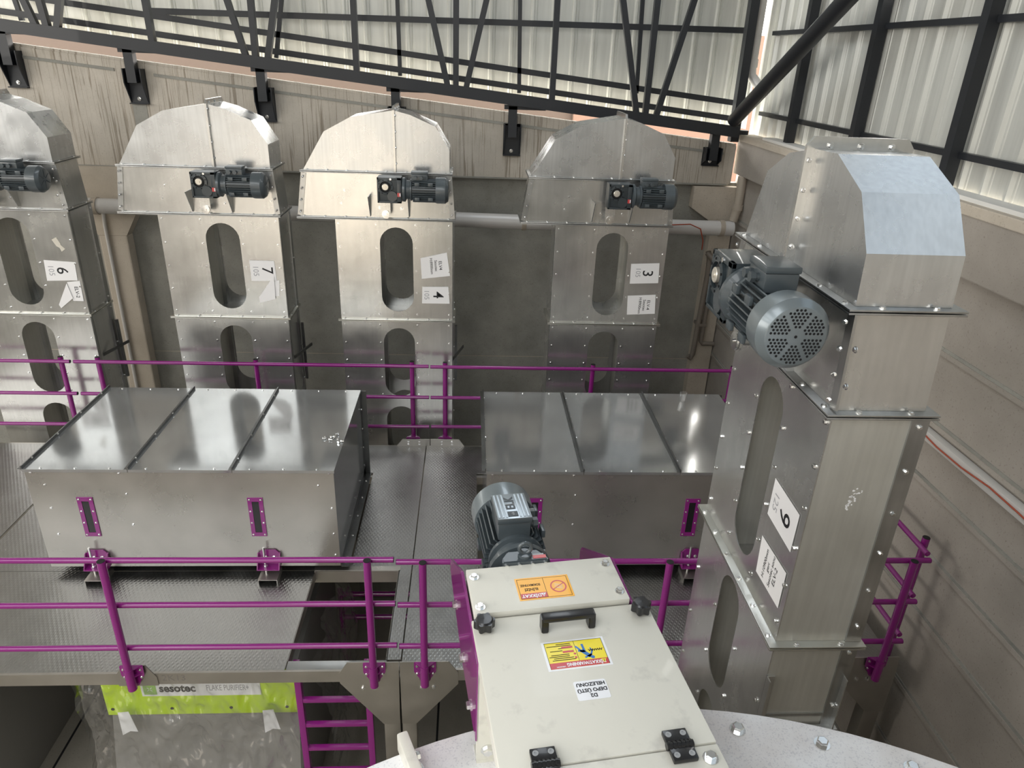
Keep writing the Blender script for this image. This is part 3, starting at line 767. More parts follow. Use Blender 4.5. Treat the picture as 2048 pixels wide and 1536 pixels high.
# ================================================================== platforms
def platform(label, x0, x1, hood_x, hatch=None):
    pf = thing('walkway_platform', label, 'platform', ((x0 + x1) / 2, 5.9, FLOOR), 0, 'tread plate walkway platforms')
    T = Matrix.Translation((-(x0 + x1) / 2, -5.9, -FLOOR))
    th = .006
    def plate(a, c, nm='deck_plate', m_='tread plate'): MB(T).box((a[0], a[1], -th), (c[0], c[1], 0), m_).obj(nm, pf, False)
    hx0, hx1 = hood_x
    yf, yb = 4.165, 7.68
    fr = MB(T)
    if hatch:
        plate((x0, yf, 0), (-4.480, 5.50, 0)); plate((-4.455, yf, 0), (-1.395, 5.36, 0))
        plate((-.622, 4.28, 0), (x1, 5.42, 0)); plate((-1.07, 5.42, 0), (x1, yb, 0)); plate((-4.455, 5.365, 0), (hx1 - .1, 5.50, 0))
        plate((x0, 5.50, 0), (-4.480, yb, 0)); plate((-4.455, 5.5, 0), (hx0 + .1, yb, 0))
        plate((hx0 + .1, 7.06, 0), (-1.07, yb, 0))
        fr.box((-1.40, 5.35, -.13), (-.61, 5.36, .0), 'beam steel').box((-1.40, 5.36, -.02), (-1.0, 5.42, .002), 'beam steel').box((-1.0, 5.36, -.02), (-.61, 5.42, .002), 'stainless front')
        fr.box((-1.385, 4.155, -.012), (-.62, 4.275, -.002), 'stainless sheet').box((-.625, 4.28, -.13), (-.615, 5.36, 0), 'beam steel').box((-1.40, 4.28, -.1), (-1.39, 5.36, -.007), 'beam steel')
    else:
        plate((x0, yf, 0), (1.4, 5.50, 0)); plate((1.405, yf, 0), (x1, 5.50, 0)); plate((x0, 5.5, 0), (hx0 - .06, yb, 0)); plate((hx1 + .06, 5.5, 0), (x1, yb, 0)); plate((hx0 - .06, 7.06, 0), (hx1 + .06, yb, 0))
    fr.box((x0, 4.145, -.09), (x1, 4.165, .022), 'beam steel').box((x0, 4.165, -.09), (x1, 4.21, -.075), 'beam steel')
    fr.box((x0, 7.68, -.09), (x1, 7.70, .0), 'beam steel')
    for y in (5.45, 7.0): fr.box((x0, y, -.11), (x1, y + .05, -.02), 'beam steel')
    fr.obj('edge_beam', pf, False)
    FG = frame((0, 4.145, 0), (1, 0, 0), (0, 0, 1))
    def gus(pts, rv=False): return MB(T).prism(pts, .008, 'beam steel', FG).obj('gusset_plate', pf, False)
    def GB(g, u, z): bolt(g, tuple(T @ Vector((u, 4.137, z))), (0, -1, 0), 1.15)
    if hatch:
        g = gus([(-.90, .117), (-.508, .117), (-.515, -.55), (-.645, -.55), (-.968, -.095), (-.968, .005)]); GB(g, -.79, -.15); GB(g, -.695, -.15)
        g = gus([(-2.58, .113), (-2.41, .113), (-2.34, -.01), (-2.34, -.095), (-2.635, -.095), (-2.63, .03)])
        cols = [(-.645, -.514), (-4.6, -4.47)]
    else:
        g = gus([(-.502, .117), (-.124, .117), (-.048, 0), (-.048, -.118), (-.382, -.55), (-.497, -.55)]); GB(g, -.335, -.15); GB(g, -.24, -.15)
        g = gus([(3.115, .11), (3.497, .11), (3.51, -.06), (3.51, -.5), (3.36, -.5), (3.105, -.21)]); GB(g, 3.19, -.12); GB(g, 3.28, -.12)
        cols = [(-.498, -.383), (3.365, 3.505)]
    for a, c in cols:
        for y in (4.16, 7.55): MB(T).box((a, y, FLOOR), (c, y + .12, -.02), 'beam steel', .006).obj('column', pf)
    FB = frame((0, 7.69, 0), (1, 0, 0), (0, 0, 1))
    if hatch: r = [(-.872, -.01), (-.79, .095), (-.46, .095), (-.46, -.01)]
    else: r = [(-.45, -.01), (-.45, .097), (-.103, .097), (-.029, -.01)]
    g = MB(T).prism(r, .008, 'beam steel', FB).obj('gusset_plate', pf, False)
    for u in (.3, .62) if hatch else (.25, .55):
        for z in (.03, .065): bolt(g, tuple(T @ Vector((r[0][0] + u * (r[3][0] - r[0][0]) + .03, 7.682, z))), (0, -1, 0), .8)
    return pf


def scribble(pf):
    T = Matrix.Translation((6.6 / 2 + .508 / 2, -5.9, -FLOOR)); q = MB(T)
    q.text('2K13', .085, 'pencil ink', frame((-2.22, 4.1445, -.028), (1, 0, 0), (0, 0, 1)), 'CENTER', 0)
    q.obj('handwritten_mark', pf, False)['label'] = 'faint handwritten 2K13'


PL = platform('tread plate platform on the left with the open hatch', -6.6, -.508, (-3.70, -1.14), True)
scribble(PL)
PR = platform('tread plate platform on the right behind the white conveyor head', -.497, 3.51, (.17, 2.73))


def rail_post(parent, T, x, y, ztop, base_z, side, foot=True, tilt=0):
    b = MB(T); b.cyl((x, y, base_z), (x, y, ztop), .028, 'purple paint', 18)
    b.lathe([(.0265, 0), (.0265, .004)], 'black rubber', Matrix.Translation((x, y, ztop)), 18)
    p = b.obj('post', parent)
    if foot:
        q = MB(T); s = -1 if side < 0 else 1
        yb = y - s * .048           # plate bolted to the platform face
        n = 10; pr = [(-.085, .155), (.085, .155), (.085, .07)] + [(.045 * math.cos(a), .0 + .045 * math.sin(a) - .0) for a in [-PI * i / n for i in range(n + 1)]] + [(-.085, .07)]
        q.prism([(a, c + base_z) for a, c in pr], .008, 'purple paint', frame((x, yb + (.0 if s < 0 else 0), 0), (1, 0, 0), (0, 0, 1)))
        q.prism([(-.082, 0), (.082, 0), (.028, s * .05), (-.028, s * .05)], .008, 'purple paint', Matrix.Translation((x, yb, base_z + .155)))
        q.prism([(-.082, 0), (.082, 0), (.03, s * .05), (-.03, s * .05)], .008, 'purple paint', Matrix.Translation((x, yb, base_z + .085)))
        q.cyl((x, y, base_z - .03), (x, y, base_z + .17), .033, 'purple paint', 18)
        f = q.obj('post_foot', p)
        for u in (-.062, .062):
            for z in (.05, .125): bolt(f, tuple(T @ Vector((x + u, yb + s * .008, base_z + z))), (0, s, 0), .7)
    return p


def railing(label, y, xs, posts, zs, ypost, side, base):
    x0, x1 = xs
    r = thing('guard_rail', label, 'railing', ((x0 + x1) / 2, y, 0), 0, 'purple tube guard rails'); T = Matrix.Translation((-(x0 + x1) / 2, -y, 0))
    for z in zs:
        b = MB(T); b.cyl((x0, y, z), (x1, y, z), .0215, 'purple paint', 16)
        for x in (x0, x1): b.lathe([(.0195, -.003), (.0195, .003)], 'black rubber', Matrix.Translation((x, y, z)) @ Matrix.Rotation(PI / 2, 4, 'Y'), 16)
        for x in posts: b.box((x - .012, min(y, ypost), z - .012), (x + .012, max(y, ypost), z + .012), 'purple paint')
        b.obj('rail', r)
    for x in posts: rail_post(r, T, x, ypost, zs[0] + .035, base, side)
    return r


railing('purple guard rail along the front edge of left platform', 4.13, (-6.5, -.515), (-2.50, -.693), (1.105, .705, .30), 4.075, -1, -.03)
railing('purple guard rail in front of right platform, partly behind white conveyor head', 4.13, (-.495, 3.46), (-.305, 1.47, 3.30), (1.085, .692, .29), 4.075, -1, -.03)
railing('purple guard rail at the back left corner, left of the rail gap', 7.75, (-6.6, -4.535), (-4.66,), (1.037, .633, .23), 7.80, 1, -.075)
railing('purple guard rail at the back of left platform behind the left hood', 7.75, (-4.49, -.467), (-4.25, -2.47, -.665), (1.037, .633, .235), 7.80, 1, -.075)
railing('purple guard rail at the back of right platform behind the right hood', 7.75, (-.444, 3.40), (-.275, 1.49, 3.2), (1.032, .632, .237), 7.80, 1, -.075)
sr = thing('guard_rail', 'purple guard rail along the right wall side of right platform', 'railing', (3.45, 5.9, 0), 0, 'purple tube guard rails')
T = Matrix.Translation((-3.45, -5.9, 0))
for z in (1.12, .72, .325): MB(T).cyl((3.45, 4.16, z), (3.45, 7.65, z), .0215, 'purple paint', 16).obj('rail', sr)
for y in (4.28, 5.9, 7.5): MB(T).cyl((3.495, y, .0), (3.495, y, 1.18), .028, 'purple paint', 18).lathe([(.0265, 0), (.0265, .004)], 'black rubber', Matrix.Translation((3.495, y, 1.18)), 18).box((3.44, y - .012, 1.1), (3.5, y + .012, 1.125), 'purple paint').obj('post', sr)

# ladder
ld = thing('ladder', 'purple steel ladder hanging under the hatch of left platform', 'ladder', (-1.08, 4.36, FLOOR))
T = Matrix.Translation((1.08, -4.36, -FLOOR))
for x in (-1.355, -.79): MB(T).box((x - .026, 4.33, FLOOR + .01), (x + .026, 4.39, -.10), 'purple paint', .004).obj('stringer', ld)
for i in range(8): MB(T).box((-1.33, 4.335, -.53 - .285 * i), (-.815, 4.375, -.495 - .285 * i), 'purple paint', .003).obj('rung', ld)

# lower barrier seen down through the hatch
lb = thing('guard_rail', 'dim purple rail seen deep down through the hatch', 'railing', (-1.0, 6.5, FLOOR))
for z in (-1.27, -1.61): MB(Matrix.Translation((1.0, -6.5, -FLOOR))).cyl((-1.43, 6.5, z), (-.52, 6.5, z), .03, 'purple paint', 12).obj('rail', lb)
for x in (-1.43, -.52): MB(Matrix.Translation((1.0, -6.5, -FLOOR))).cyl((x, 6.5, FLOOR), (x, 6.5, -1.2), .03, 'purple paint', 12).obj('post', lb)

# ================================================================== sheet-metal hoods
def hood(label, x0):
    Wd, y0, y1, z0, z1 = 2.555, 5.32, 6.91, .09, 1.105
    H = thing('sheet_metal_hood', label, 'machine hood', (x0 + Wd / 2, (y0 + y1) / 2, 0), 0, 'sheet metal hoods on the platforms')
    T = Matrix.Translation((-x0 - Wd / 2, -(y0 + y1) / 2, 0)); t = .006; x1 = x0 + Wd
    fp = MB(T).box((x0, y0, z0), (x1, y0 + t, z1), 'stainless front').obj('front_panel', H, False)
    MB(T).box((x0, y1 - t, z0), (x1, y1, z1), 'angle steel').obj('back_panel', H, False)  # darker steel than the front: shade behind the hood put into the colour
    for x in (x0, x1 - t): MB(T).box((x, y0 + t, z0), (x + t, y1 - t, z1), 'stainless sheet').obj('side_panel', H, False)
    pw = Wd / 3
    for i in range(3):
        a = x0 - .012 + (Wd + .024) * i / 3; c = x0 - .012 + (Wd + .024) * (i + 1) / 3
        q = MB(T); q.box((a + .003, y0 - .012, z1), (c - .003, y1 + .012, z1 + .006), 'stainless sheet').box((a + .003, y0 - .012, z1 - .022), (c - .003, y0 - .008, z1), 'stainless sheet')
        l = q.obj('lid_panel', H, False)
        for j in range(3): bolt(l, tuple(T @ Vector((a + pw * (.17 + .33 * j), y0 + .01, z1 + .006))), (0, 0, 1), .75)
        for j in range(3): bolt(l, tuple(T @ Vector((a + pw * (.17 + .33 * j), y1 - .02, z1 + .006))), (0, 0, 1), .75)
        if True:
            s = MB(T); s.box((a - .004, y0 - .01, z1), (a + .006, y1 + .01, z1 + .034), 'angle steel').box((a - .03, y0 - .01, z1 + .006), (a, y1 + .01, z1 + .010), 'angle steel')
            s = s.obj('standing_seam', H, False)
            for j in range(4): bolt(s, tuple(T @ Vector((a + .006, y0 + .15 + .42 * j, z1 + .024))), (1, 0, .2), .7)
    for fx, fz in ((.055, .85), (.055, .62), (.055, .35), (.945, .85), (.985, .62), (.985, .35), (.31, .76), (.31, .45), (.985, .12), (.02, .97), (.30, .965), (.985, .97)):
        bolt(fp, tuple(T @ Vector((x0 + Wd * fx, y0, z0 + (z1 - z0) * fz))), (0, -1, 0), .8)
    # inspection windows
    for fx in (.436, 1.865):
        b = MB(T); c = x0 + fx
        b.holed([(c - .066, .425), (c + .066, .425), (c + .066, .83), (c - .066, .83)], [[(c - .03, .465), (c + .03, .465), (c + .03, .79), (c - .03, .79)]], .008, 'purple paint', frame((0, y0, 0), (1, 0, 0), (0, 0, 1)))
        w = b.obj('window_frame', H, False)
        MB(T).box((c - .031, y0 - .004, .464), (c + .031, y0 - .001, .791), 'black plastic').obj('window_pane', w, False)['label'] = 'black window pane'
        for sx_ in (-.05, .05):
            for z in (.445, .57, .69, .81): bolt(w, tuple(T @ Vector((c + sx_, y0 - .008, z))), (0, -1, 0), .55)
    # purple feet with threaded rods and channel stubs
    for fx in (.43, 1.93):
        c = x0 + fx; b = MB(T)
        FZ = frame((0, y0 - .006, 0), (1, 0, 0), (0, 0, 1))
        b.prism([(c - .10, .115), (c + .10, .115), (c + .10, .235), (c + .06, .28), (c - .06, .28), (c - .10, .235)], .008, 'purple paint', FZ)
        b.box((c - .10, y0 - .10, .115), (c + .10, y0 - .006, .123), 'purple paint')
        for s_ in (-.1, .092): b.prism([(0, .123), (-.09, .123), (-.02, .25), (0, .25)], .008, 'purple paint', frame((c + s_, y0 - .008, 0), (0, 1, 0), (0, 0, 1)))
        f = b.obj('foot_bracket', H, False)
        for s_ in (-.03, .04): bolt(f, tuple(T @ Vector((c + s_, y0 - .014, .20))), (0, -1, 0), 1.1)
        r = MB(T); r.cyl((c - .03, y0 - .06, .03), (c - .03, y0 - .06, .34), .010, 'bolt zinc', 10).lathe([(.02, .125), (.02, .14)], 'bolt zinc', Matrix.Translation((c - .03, y0 - .06, 0)), 6)
        r.obj('threaded_rod', H)
        r = MB(T); r.box((c - .085, y0 - .15, .045), (c + .085, y0 + .03, .052), 'beam steel')
        for s_ in (-.085, .079): r.box((c + s_, y0 - .15, 0), (c + s_ + .006, y0 + .03, .045), 'beam steel')
        r.obj('support_channel', H, False)
    # right side frame: bottom angle and rear corner post
    b = MB(T); b.box((x1 + .0, y0 + .02, z0 - .03), (x1 + .006, y1 + .04, z0 + .05), 'angle steel').box((x1, y0 + .02, z0 - .03), (x1 + .07, y1 + .04, z0 - .024), 'angle steel')
    s = b.obj('bottom_angle', H, False)
    for j in range(5): bolt(s, tuple(T @ Vector((x1 + .035, y0 + .15 + .33 * j, z0 - .024))), (0, 0, 1), .8)
    b = MB(T); b.box((x1, y1 - .05, 0), (x1 + .006, y1 + .05, z1 - .02), 'angle steel').box((x1, y1 + .044, 0), (x1 + .06, y1 + .05, z1 - .02), 'angle steel')
    s = b.obj('corner_post', H, False)
    for j in range(4): bolt(s, tuple(T @ Vector((x1 + .006, y1 - .01, .2 + .23 * j))), (1, 0, 0), .7)
    for xx in (x0 + .1, x1 - .1): MB(T).box((xx - .03, y1 - .1, 0), (xx + .03, y1 - .04, z0), 'angle steel').obj('leg', H, False)
    return H


hood('sheet metal hood on left platform with three lid panels', -3.70)
hood('sheet metal hood on right platform behind the foreground motor', .172)
for i, (x, y) in enumerate(((-1.314, 5.876), (-1.27, 5.835), (-1.237, 5.893), (-1.216, 5.869), (-1.205, 5.945), (-1.191, 5.836), (-1.161, 5.804), (-1.180, 5.779), (-1.25, 5.87), (-1.225, 5.895), (-1.195, 5.855), (-1.335, 5.85))):
    q = MB(); q.lathe([(.013, 0), (.013, .008)], 'bolt zinc', n=6).lathe([(.0065, .008), (.0065, .03)], 'bolt zinc', n=8)
    o = q.obj('loose_bolt'); o.location = (x, y, 1.124); o.rotation_euler = (PI / 2, 0, i * 1.3)
    tag(o, 'small loose zinc bolt in the scatter on left hood lid', 'bolt', 'loose bolts scattered on the left hood')
b = MB(); b.lathe([(.028, 0), (.042, .10), (.0405, .10), (.0265, .003)], 'clear film', n=20, cap0=True, cap1=False)
o = b.obj('plastic_cup'); o.location = (2.283, 6.737, 1.112); tag(o, 'clear plastic cup standing on the right hood lid', 'cup')

# ================================================================== sorting machines under the platform
def crumple(name, parent, T, fn, nu, nv, amp, seed):
    """thin film hanging in folds: ridged noise along its normal"""
    t = bmesh.new(); g = []
    for i in range(nu + 1):
        row = []
        for j in range(nv + 1):
            p, n = fn(i / nu, j / nv); p = Vector(p); q_ = p * 2.2 + Vector((seed * 7.1, seed * 3.3, 0)); q_.z *= .55
            d = 1 - 2 * abs(mnoise.noise(q_)) + .5 * (1 - 2 * abs(mnoise.noise(q_ * 2.6))) + .28 * (1 - 2 * abs(mnoise.noise(q_ * 6.3)))
            row.append(t.verts.new(p + Vector(n) * amp * d))
        g.append(row)
    for i in range(nu):
        for j in range(nv): t.faces.new((g[i][j], g[i + 1][j], g[i + 1][j + 1], g[i][j + 1]))
    b = MB(T); b.put(t, 'clear film'); me = b.mesh(name, False)
    for p in me.polygons: p.use_smooth = True
    o = bpy.data.objects.new(name, me); C.objects.link(o); o.parent = parent
    return o


sm = thing('sorting_machine', 'lime and grey sorting machine wrapped in clear film below left platform', 'machine', (-2.35, 5.6, FLOOR))
T = Matrix.Translation((2.35, -5.6, -FLOOR))
MB(T).box((-3.17, 4.78, FLOOR), (-1.50, 6.6, -.62), 'grey panel', .01).obj('cabinet', sm)
MB(T).box((-3.18, 4.745, -1.11), (-1.50, 4.79, -.62), 'lime paint', .006).obj('lime_panel', sm)['label'] = 'bright lime front panel'
q = MB(T); q.prism([(4.79, -1.13), (4.55, -2.0), (4.55, FLOOR), (4.79, FLOOR)], 1.66, 'grey panel', frame((-3.17, 0, 0), (0, 1, 0), (0, 0, 1))); q.obj('front_cover', sm, False)
q = MB(T); q.box((-2.84, 4.738, -.875), (-1.81, 4.744, -.69), 'sticker white')
NB = frame((-2.79, 4.736, -.82), (1, 0, 0), (0, 0, 1))
q.box((-2.82, 4.736, -.855), (-2.71, 4.7375, -.725), 'green mark')
for a in range(4): q.box((-.003, .008, 0), (.003, .03, .002), 'sticker white', M=Matrix.Translation((-2.765, 4.7355, -.79)) @ Matrix.Rotation(PI / 2, 4, 'X') @ Matrix.Rotation(a * PI / 2 + PI / 4, 4, 'Z'))
q.text('sesotec', .125, 'ink', frame((-2.685, 4.737, -.785), (1, 0, 0), (0, 0, 1)), 'LEFT', .0045, .82)
q.text('FLAKE PURIFIER+', .095, 'pencil', frame((-2.28, 4.737, -.785), (1, 0, 0), (0, 0, 1)), 'LEFT', .001, .52)
q.obj('brand_plate', sm, False)['label'] = 'white sign plate with green square'
q = MB(T)
for x in (-3.128, -2.613, -2.094, -1.6): q.lathe([(.015, 0), (.015, .004)], 'black plastic', frame((x, 4.745, -1.035), (1, 0, 0), (0, 0, 1)), 12)
q.box((-2.945, 4.742, -.80), (-2.94, 4.746, -.62), 'grey panel'); q.obj('rivet_row', sm)
for x, a in ((-2.99, .1), (-1.74, -.1)):
    q = MB(T); q.prism([(x - .05, -.98), (x + .045, -.97), (x + .085, -1.22), (x + .02, -1.21), (x - .055, -1.26)], .003, 'sticker white', frame((0, 4.66, 0), (1, 0, 0), (0, 0, 1)))
    q.obj('paper_tag', sm, False)['label'] = 'white paper tag'
crumple('film_wrap', sm, T, lambda u, v: ((-3.27 + 1.85 * u, 4.66 - .22 * v * v, -.45 - 1.95 * v), (.2, -1, .1)), 110, 90, .075, 3)
crumple('film_wrap', sm, T, lambda u, v: ((-3.30 - .10 * v + .05 * math.sin(5 * v), 4.62 + 1.6 * u, -.45 - 2.0 * v), (-1, .2, 0)), 50, 60, .06, 4)
crumple('film_wrap', sm, T, lambda u, v: ((-1.36 + .16 * v + .05 * math.sin(6 * v), 4.62 + 1.4 * u, -.45 - 1.75 * v), (1, .2, 0)), 44, 60, .07, 5)
sm2 = thing('sorting_machine', 'grey wrapped machine below left platform at the left edge of the photo', 'machine', (-5.2, 5.6, FLOOR))
T = Matrix.Translation((5.2, -5.6, -FLOOR))
MB(T).box((-6.2, 4.9, FLOOR), (-4.45, 6.6, -.62), 'grey panel', .01).obj('cabinet', sm2)
crumple('film_wrap', sm2, T, lambda u, v: ((-6.2 + 2.35 * u - .75 * v * u, 4.72, -.45 - 1.3 * v), (.3, -1, 0)), 60, 40, .05, 6)

# ================================================================== tank
tk = thing('storage_tank', 'large round white storage tank top at the bottom edge with bolted rim', 'tank', (.608, -.312, FLOOR))
ZT = 2.36 - FLOOR; RT = 2.067
q = MB(); q.lathe([(RT - .12, 0), (RT - .12, ZT - .10), (RT - .11, ZT - .10)], 'cream paint', n=96); q.obj('tank_wall', tk)
q = MB(); q.lathe([(RT - .12, ZT - .02), (RT, ZT - .02), (RT, ZT), (RT - .01, ZT + .002), (0, ZT + .002)], 'tank paint', n=128, cap1=False); tl = q.obj('tank_lid', tk)
for i in range(46):
    a = 2 * PI * (i + .35) / 46
    if math.sin(a) > -.1 and math.hypot(RT * math.cos(a) * .97 + .3, RT * math.sin(a) * .97 - 1.95) > .34: bolt(tl, ((RT - .075) * math.cos(a), (RT - .075) * math.sin(a), ZT + .002), (0, 0, 1), 1.7)
an = math.atan2(1.38 + .312 + .05, -.12 - .608)
q = MB(Matrix.Translation((0, 0, ZT)) @ Matrix.Rotation(an, 4, 'Z')); q.box((RT - .28, -.018, 0), (RT + .02, .018, .075), 'cream paint', .008); lg = q.obj('lifting_rib', tk)
bolt(lg, ((RT - .06) * math.cos(an) + .018 * math.sin(an) * 1.0, (RT - .06) * math.sin(an) - .018 * math.cos(an), ZT + .045), (math.sin(an), -math.cos(an), 0), 1.2)

# ================================================================== screw conveyor head (local x right, y away, z up; origin lid front-left corner)
yaw = math.radians(7.64)
SC = thing('screw_conveyor_head', 'cream and purple screw conveyor head lying on the white tank in the foreground', 'conveyor', (.019, 1.713, 2.8), yaw)
CP = 'cream paint'
for x in (-.004, .528):
    pr = [(-.16, -.02), (.235, -.005), (.25, -.012), (.56, -.205), (.575, -.23), (.575, -.27), (.2, -.36), (-.16, -.345)]
    q = MB(); q.prism(pr, .010, 'purple paint', frame((x, 0, 0), (0, 1, 0), (0, 0, 1)), .002); sp = q.obj('side_plate', SC)
    sp['label'] = 'purple side plate'
    if x < 0:
        for y, z in ((.36, -.26), (.14, -.30), (-.05, -.31)): bolt(sp, (x - .0, y, z), (-1, 0, 0), 1.2)
q = MB(); q.box((.012, .005, -.40), (.516, .215, -.008), CP, .003).box((.010, .003, -.006), (.517, .217, .018), CP, .003); bx = q.obj('end_box', SC)
for x, y in ((.032, .172), (.488, .180), (.494, .040), (.032, .030)): bolt(bx, (x, y, .018), (0, 0, 1), 1.05)
q = MB(); q.box((.10, -1.25, -.44), (.47, 0, -.025), CP, .003); q.obj('trough', SC)
q = MB(); q.box((.0, -.16, -.44), (.57, -.148, -.03), CP).box((.0, -.165, -.44), (.57, -.10, -.432), CP); ep = q.obj('end_plate', SC, False)
for x, z in ((.035, -.385), (.045, -.15)): bolt(ep, (x, -.16, z), (0, -1, 0), 1.4)
q = MB(); q.box((0, -.527, -.024), (.572, -.003, 0), CP, .004).box((0, -.527, -.05), (.006, -.003, -.02), CP); ld = q.obj('lid', SC)
q = MB(); q.box((0, -1.25, -.024), (.572, -.531, -.002), CP, .004); fc = q.obj('fixed_cover', SC)
bolt(fc, (.535, -.57, -.002), (0, 0, 1), 1.3); bolt(fc, (.035, -.60, -.002), (0, 0, 1), 1.3)
# handle
q = MB()
for x in (.204, .352): q.prism([(-.092, 0), (-.058, 0), (-.052, .035), (-.055, .052), (-.085, .052), (-.09, .03)], .022, 'black plastic', frame((x, 0, 0), (0, 1, 0), (0, 0, 1)), .003)
q.box((.206, -.088, .036), (.372, -.056, .054), 'black plastic', .006); q.obj('handle', ld)['label'] = 'black plastic bridge handle'
# star knobs
for x, y in ((.034, -.045), (.538, -.042)):
    n = 42; st = [((.0285 + .0045 * math.cos(6 * a)) * math.cos(a), (.0285 + .0045 * math.cos(6 * a)) * math.sin(a)) for a in [2 * PI * i / n for i in range(n)]]
    q = MB(Matrix.Translation((x, y, 0)))
    q.lathe([(.013, 0), (.013, .012)], 'black plastic', n=14); q.prism(st, .028, 'black plastic', Matrix.Translation((0, 0, .010)))
    q.lathe([(.027, .038), (.022, .042), (.0, .0435)], 'black plastic', n=24, cap1=False); q.obj('star_knob', ld)['label'] = 'black star knob'
# hinges
for x in (.115, .468):
    q = MB(Matrix.Translation((x, -.529, 0)))
    q.box((-.033, .008, 0), (.033, .045, .014), 'black plastic', .003).box((-.033, -.045, 0), (.033, -.008, .014), 'black plastic', .003)
    q.cyl((-.036, 0, .009), (.036, 0, .009), .0105, 'black plastic', 14)
    for i in range(6): q.cyl((-.03 + .011 * i, 0, .009), (-.024 + .011 * i, 0, .009), .0125, 'black plastic', 14)
    for sx_ in (-.02, .02):
        for sy in (-.03, .03): q.lathe([(.008, .014), (.008, .0158), (.0035, .0158), (.0035, .0145)], 'label silver', Matrix.Translation((sx_, sy, 0)), 14)
    q.obj('hinge', ld)['label'] = 'black hinge with silver screws'
# stickers (read from the far side: turned half round)
def sticker(parent, nm, x0, y0, x1, y1, z):
    """frame whose origin is the sticker's lower-left as read from the far side"""
    return frame((x1, y1, z), (-1, 0, 0), (0, -1, 0)), x1 - x0, y1 - y0
Fm, w, hh = sticker(bx, 's', .162, .040, .343, .146, .0185)
q = MB(Fm)
def rect(q, x0, y0, x1, y1, m_, z=0.0): q.box((x0, y0, z), (x1, y1, z + .0003), m_)
rect(q, 0, 0, w, hh, 'sticker orange')
for a in ((.006, .006, w - .006, .0072), (.006, hh - .0072, w - .006, hh - .006), (.006, .006, .0072, hh - .006), (w - .0072, .006, w - .006, hh - .006), (w * .475, .006, w * .475 + .0012, hh - .006)): rect(q, *a, 'ink', .0003)
rect(q, w * .48, hh - .031, w - .008, hh - .008, 'sticker red', .0004)
q.text('DİKKAT', .0185, 'sticker white', Matrix.Translation((w * .765, hh - .0195, .0010)), 'CENTER', .0006, .92)
q.prism([(w * .50, hh - .027), (w * .50 + .017, hh - .027), (w * .50 + .0085, hh - .011)], .0003, 'sticker white', Matrix.Translation((0, 0, .0008)))
q.text('!', .013, 'sticker red', Matrix.Translation((w * .50 + .0085, hh - .0205, .0013)), 'CENTER', .0005)
q.text('ELİNİZİ', .0145, 'ink', Matrix.Translation((w * .74, hh * .53, .0007)), 'CENTER', .0004, .85)
q.text('SOKMAYINIZ', .0145, 'ink', Matrix.Translation((w * .74, hh * .34, .0007)), 'CENTER', .0004, .78)
n = 36; cx, cy = w * .235, hh * .5
q.holed([(cx + .027 * math.cos(2 * PI * i / n), cy + .029 * math.sin(2 * PI * i / n)) for i in range(n)], [[(cx + .0225 * math.cos(2 * PI * i / n), cy + .0245 * math.sin(2 * PI * i / n)) for i in range(n)]], .0003, 'sticker red', Matrix.Translation((0, 0, .0004)))
q.box((-.024, -.0015, .0004), (.024, .0015, .0007), 'sticker red', M=Matrix.Translation((cx, cy, 0)) @ Matrix.Rotation(.6, 4, 'Z'))
for k_ in (-1, 0, 1): q.box((-.014, -.0012, .0003), (.012, .0012, .0006), 'tape', M=Matrix.Translation((cx, cy + .008 * k_, 0)) @ Matrix.Rotation(-.3, 4, 'Z'))
q.obj('warning_sticker', bx, False)['label'] = 'orange warning sticker with red ring sign'
Fm, w, hh = sticker(ld, 's', .200, -.232, .377, -.132, .0003)
q = MB(Fm); rect(q, -.008, -.006, w + .008, hh + .006, 'sticker white', -.0001); rect(q, 0, 0, w, hh, 'sticker yellow', .0003); rect(q, 0, hh - .022, w, hh, 'sticker red', .0006)
for a in ((0, 0, w, .0012), (0, 0, .0012, hh), (w - .0012, 0, w, hh), (w * .485, 0, w * .485 + .001, hh - .022)): rect(q, *a, 'ink', .0006)
q.text('DİKKAT/WARNING', .0165, 'sticker white', Matrix.Translation((w * .385, hh - .0115, .0012)), 'CENTER', .0006, .80)
q.text('HELEZON', .006, 'sticker white', Matrix.Translation((w * .82, hh - .006, .0012)), 'CENTER', .0002)
q.prism([(.006, hh - .019), (.022, hh - .019), (.014, hh - .004)], .0003, 'sticker yellow', Matrix.Translation((0, 0, .0010)))
q.text('!', .012, 'ink', Matrix.Translation((.014, hh - .0125, .0016)), 'CENTER', .0004)
for y, x0, x1 in ((.68, .53, .93), (.61, .56, .90), (.545, .62, .97), (.48, .62, .93), (.33, .72, .93), (.24, .56, .78), (.14, .55, .97), (.075, .55, .80)):
    rect(q, w * x0, hh * y, w * x1, hh * y + .0024, 'ink', .0006)
for y in (.64, .50): q.lathe([(.004, 0)], 'sticker red', Matrix.Translation((w * .525, hh * y, .0009)), 12, cap0=False)
for y in (.36, .19): rect(q, w * .53, hh * y, w * .72, hh * y + .007, 'sticker red', .0008)
def limb(q, a, c, r, m_='sticker blue'):
    a, c = Vector((w * a[0], hh * a[1], 0)), Vector((w * c[0], hh * c[1], 0)); d = (c - a); L = d.length
    q.box((-r, -r, 0), (L + r, r, .0003), m_, M=Matrix.Translation((a.x, a.y, .0007)) @ Matrix.Rotation(math.atan2(d.y, d.x), 4, 'Z'))
for a, c, r in (((.30, .62), (.38, .45), .006), ((.38, .45), (.44, .42), .0035), ((.35, .45), (.36, .20), .0035), ((.40, .44), (.47, .25), .003), ((.26, .68), (.28, .66), .004), ((.36, .68), (.26, .60), .0028), ((.26, .60), (.22, .45), .0025), ((.22, .45), (.24, .36), .002)):
    limb(q, a, c, r)
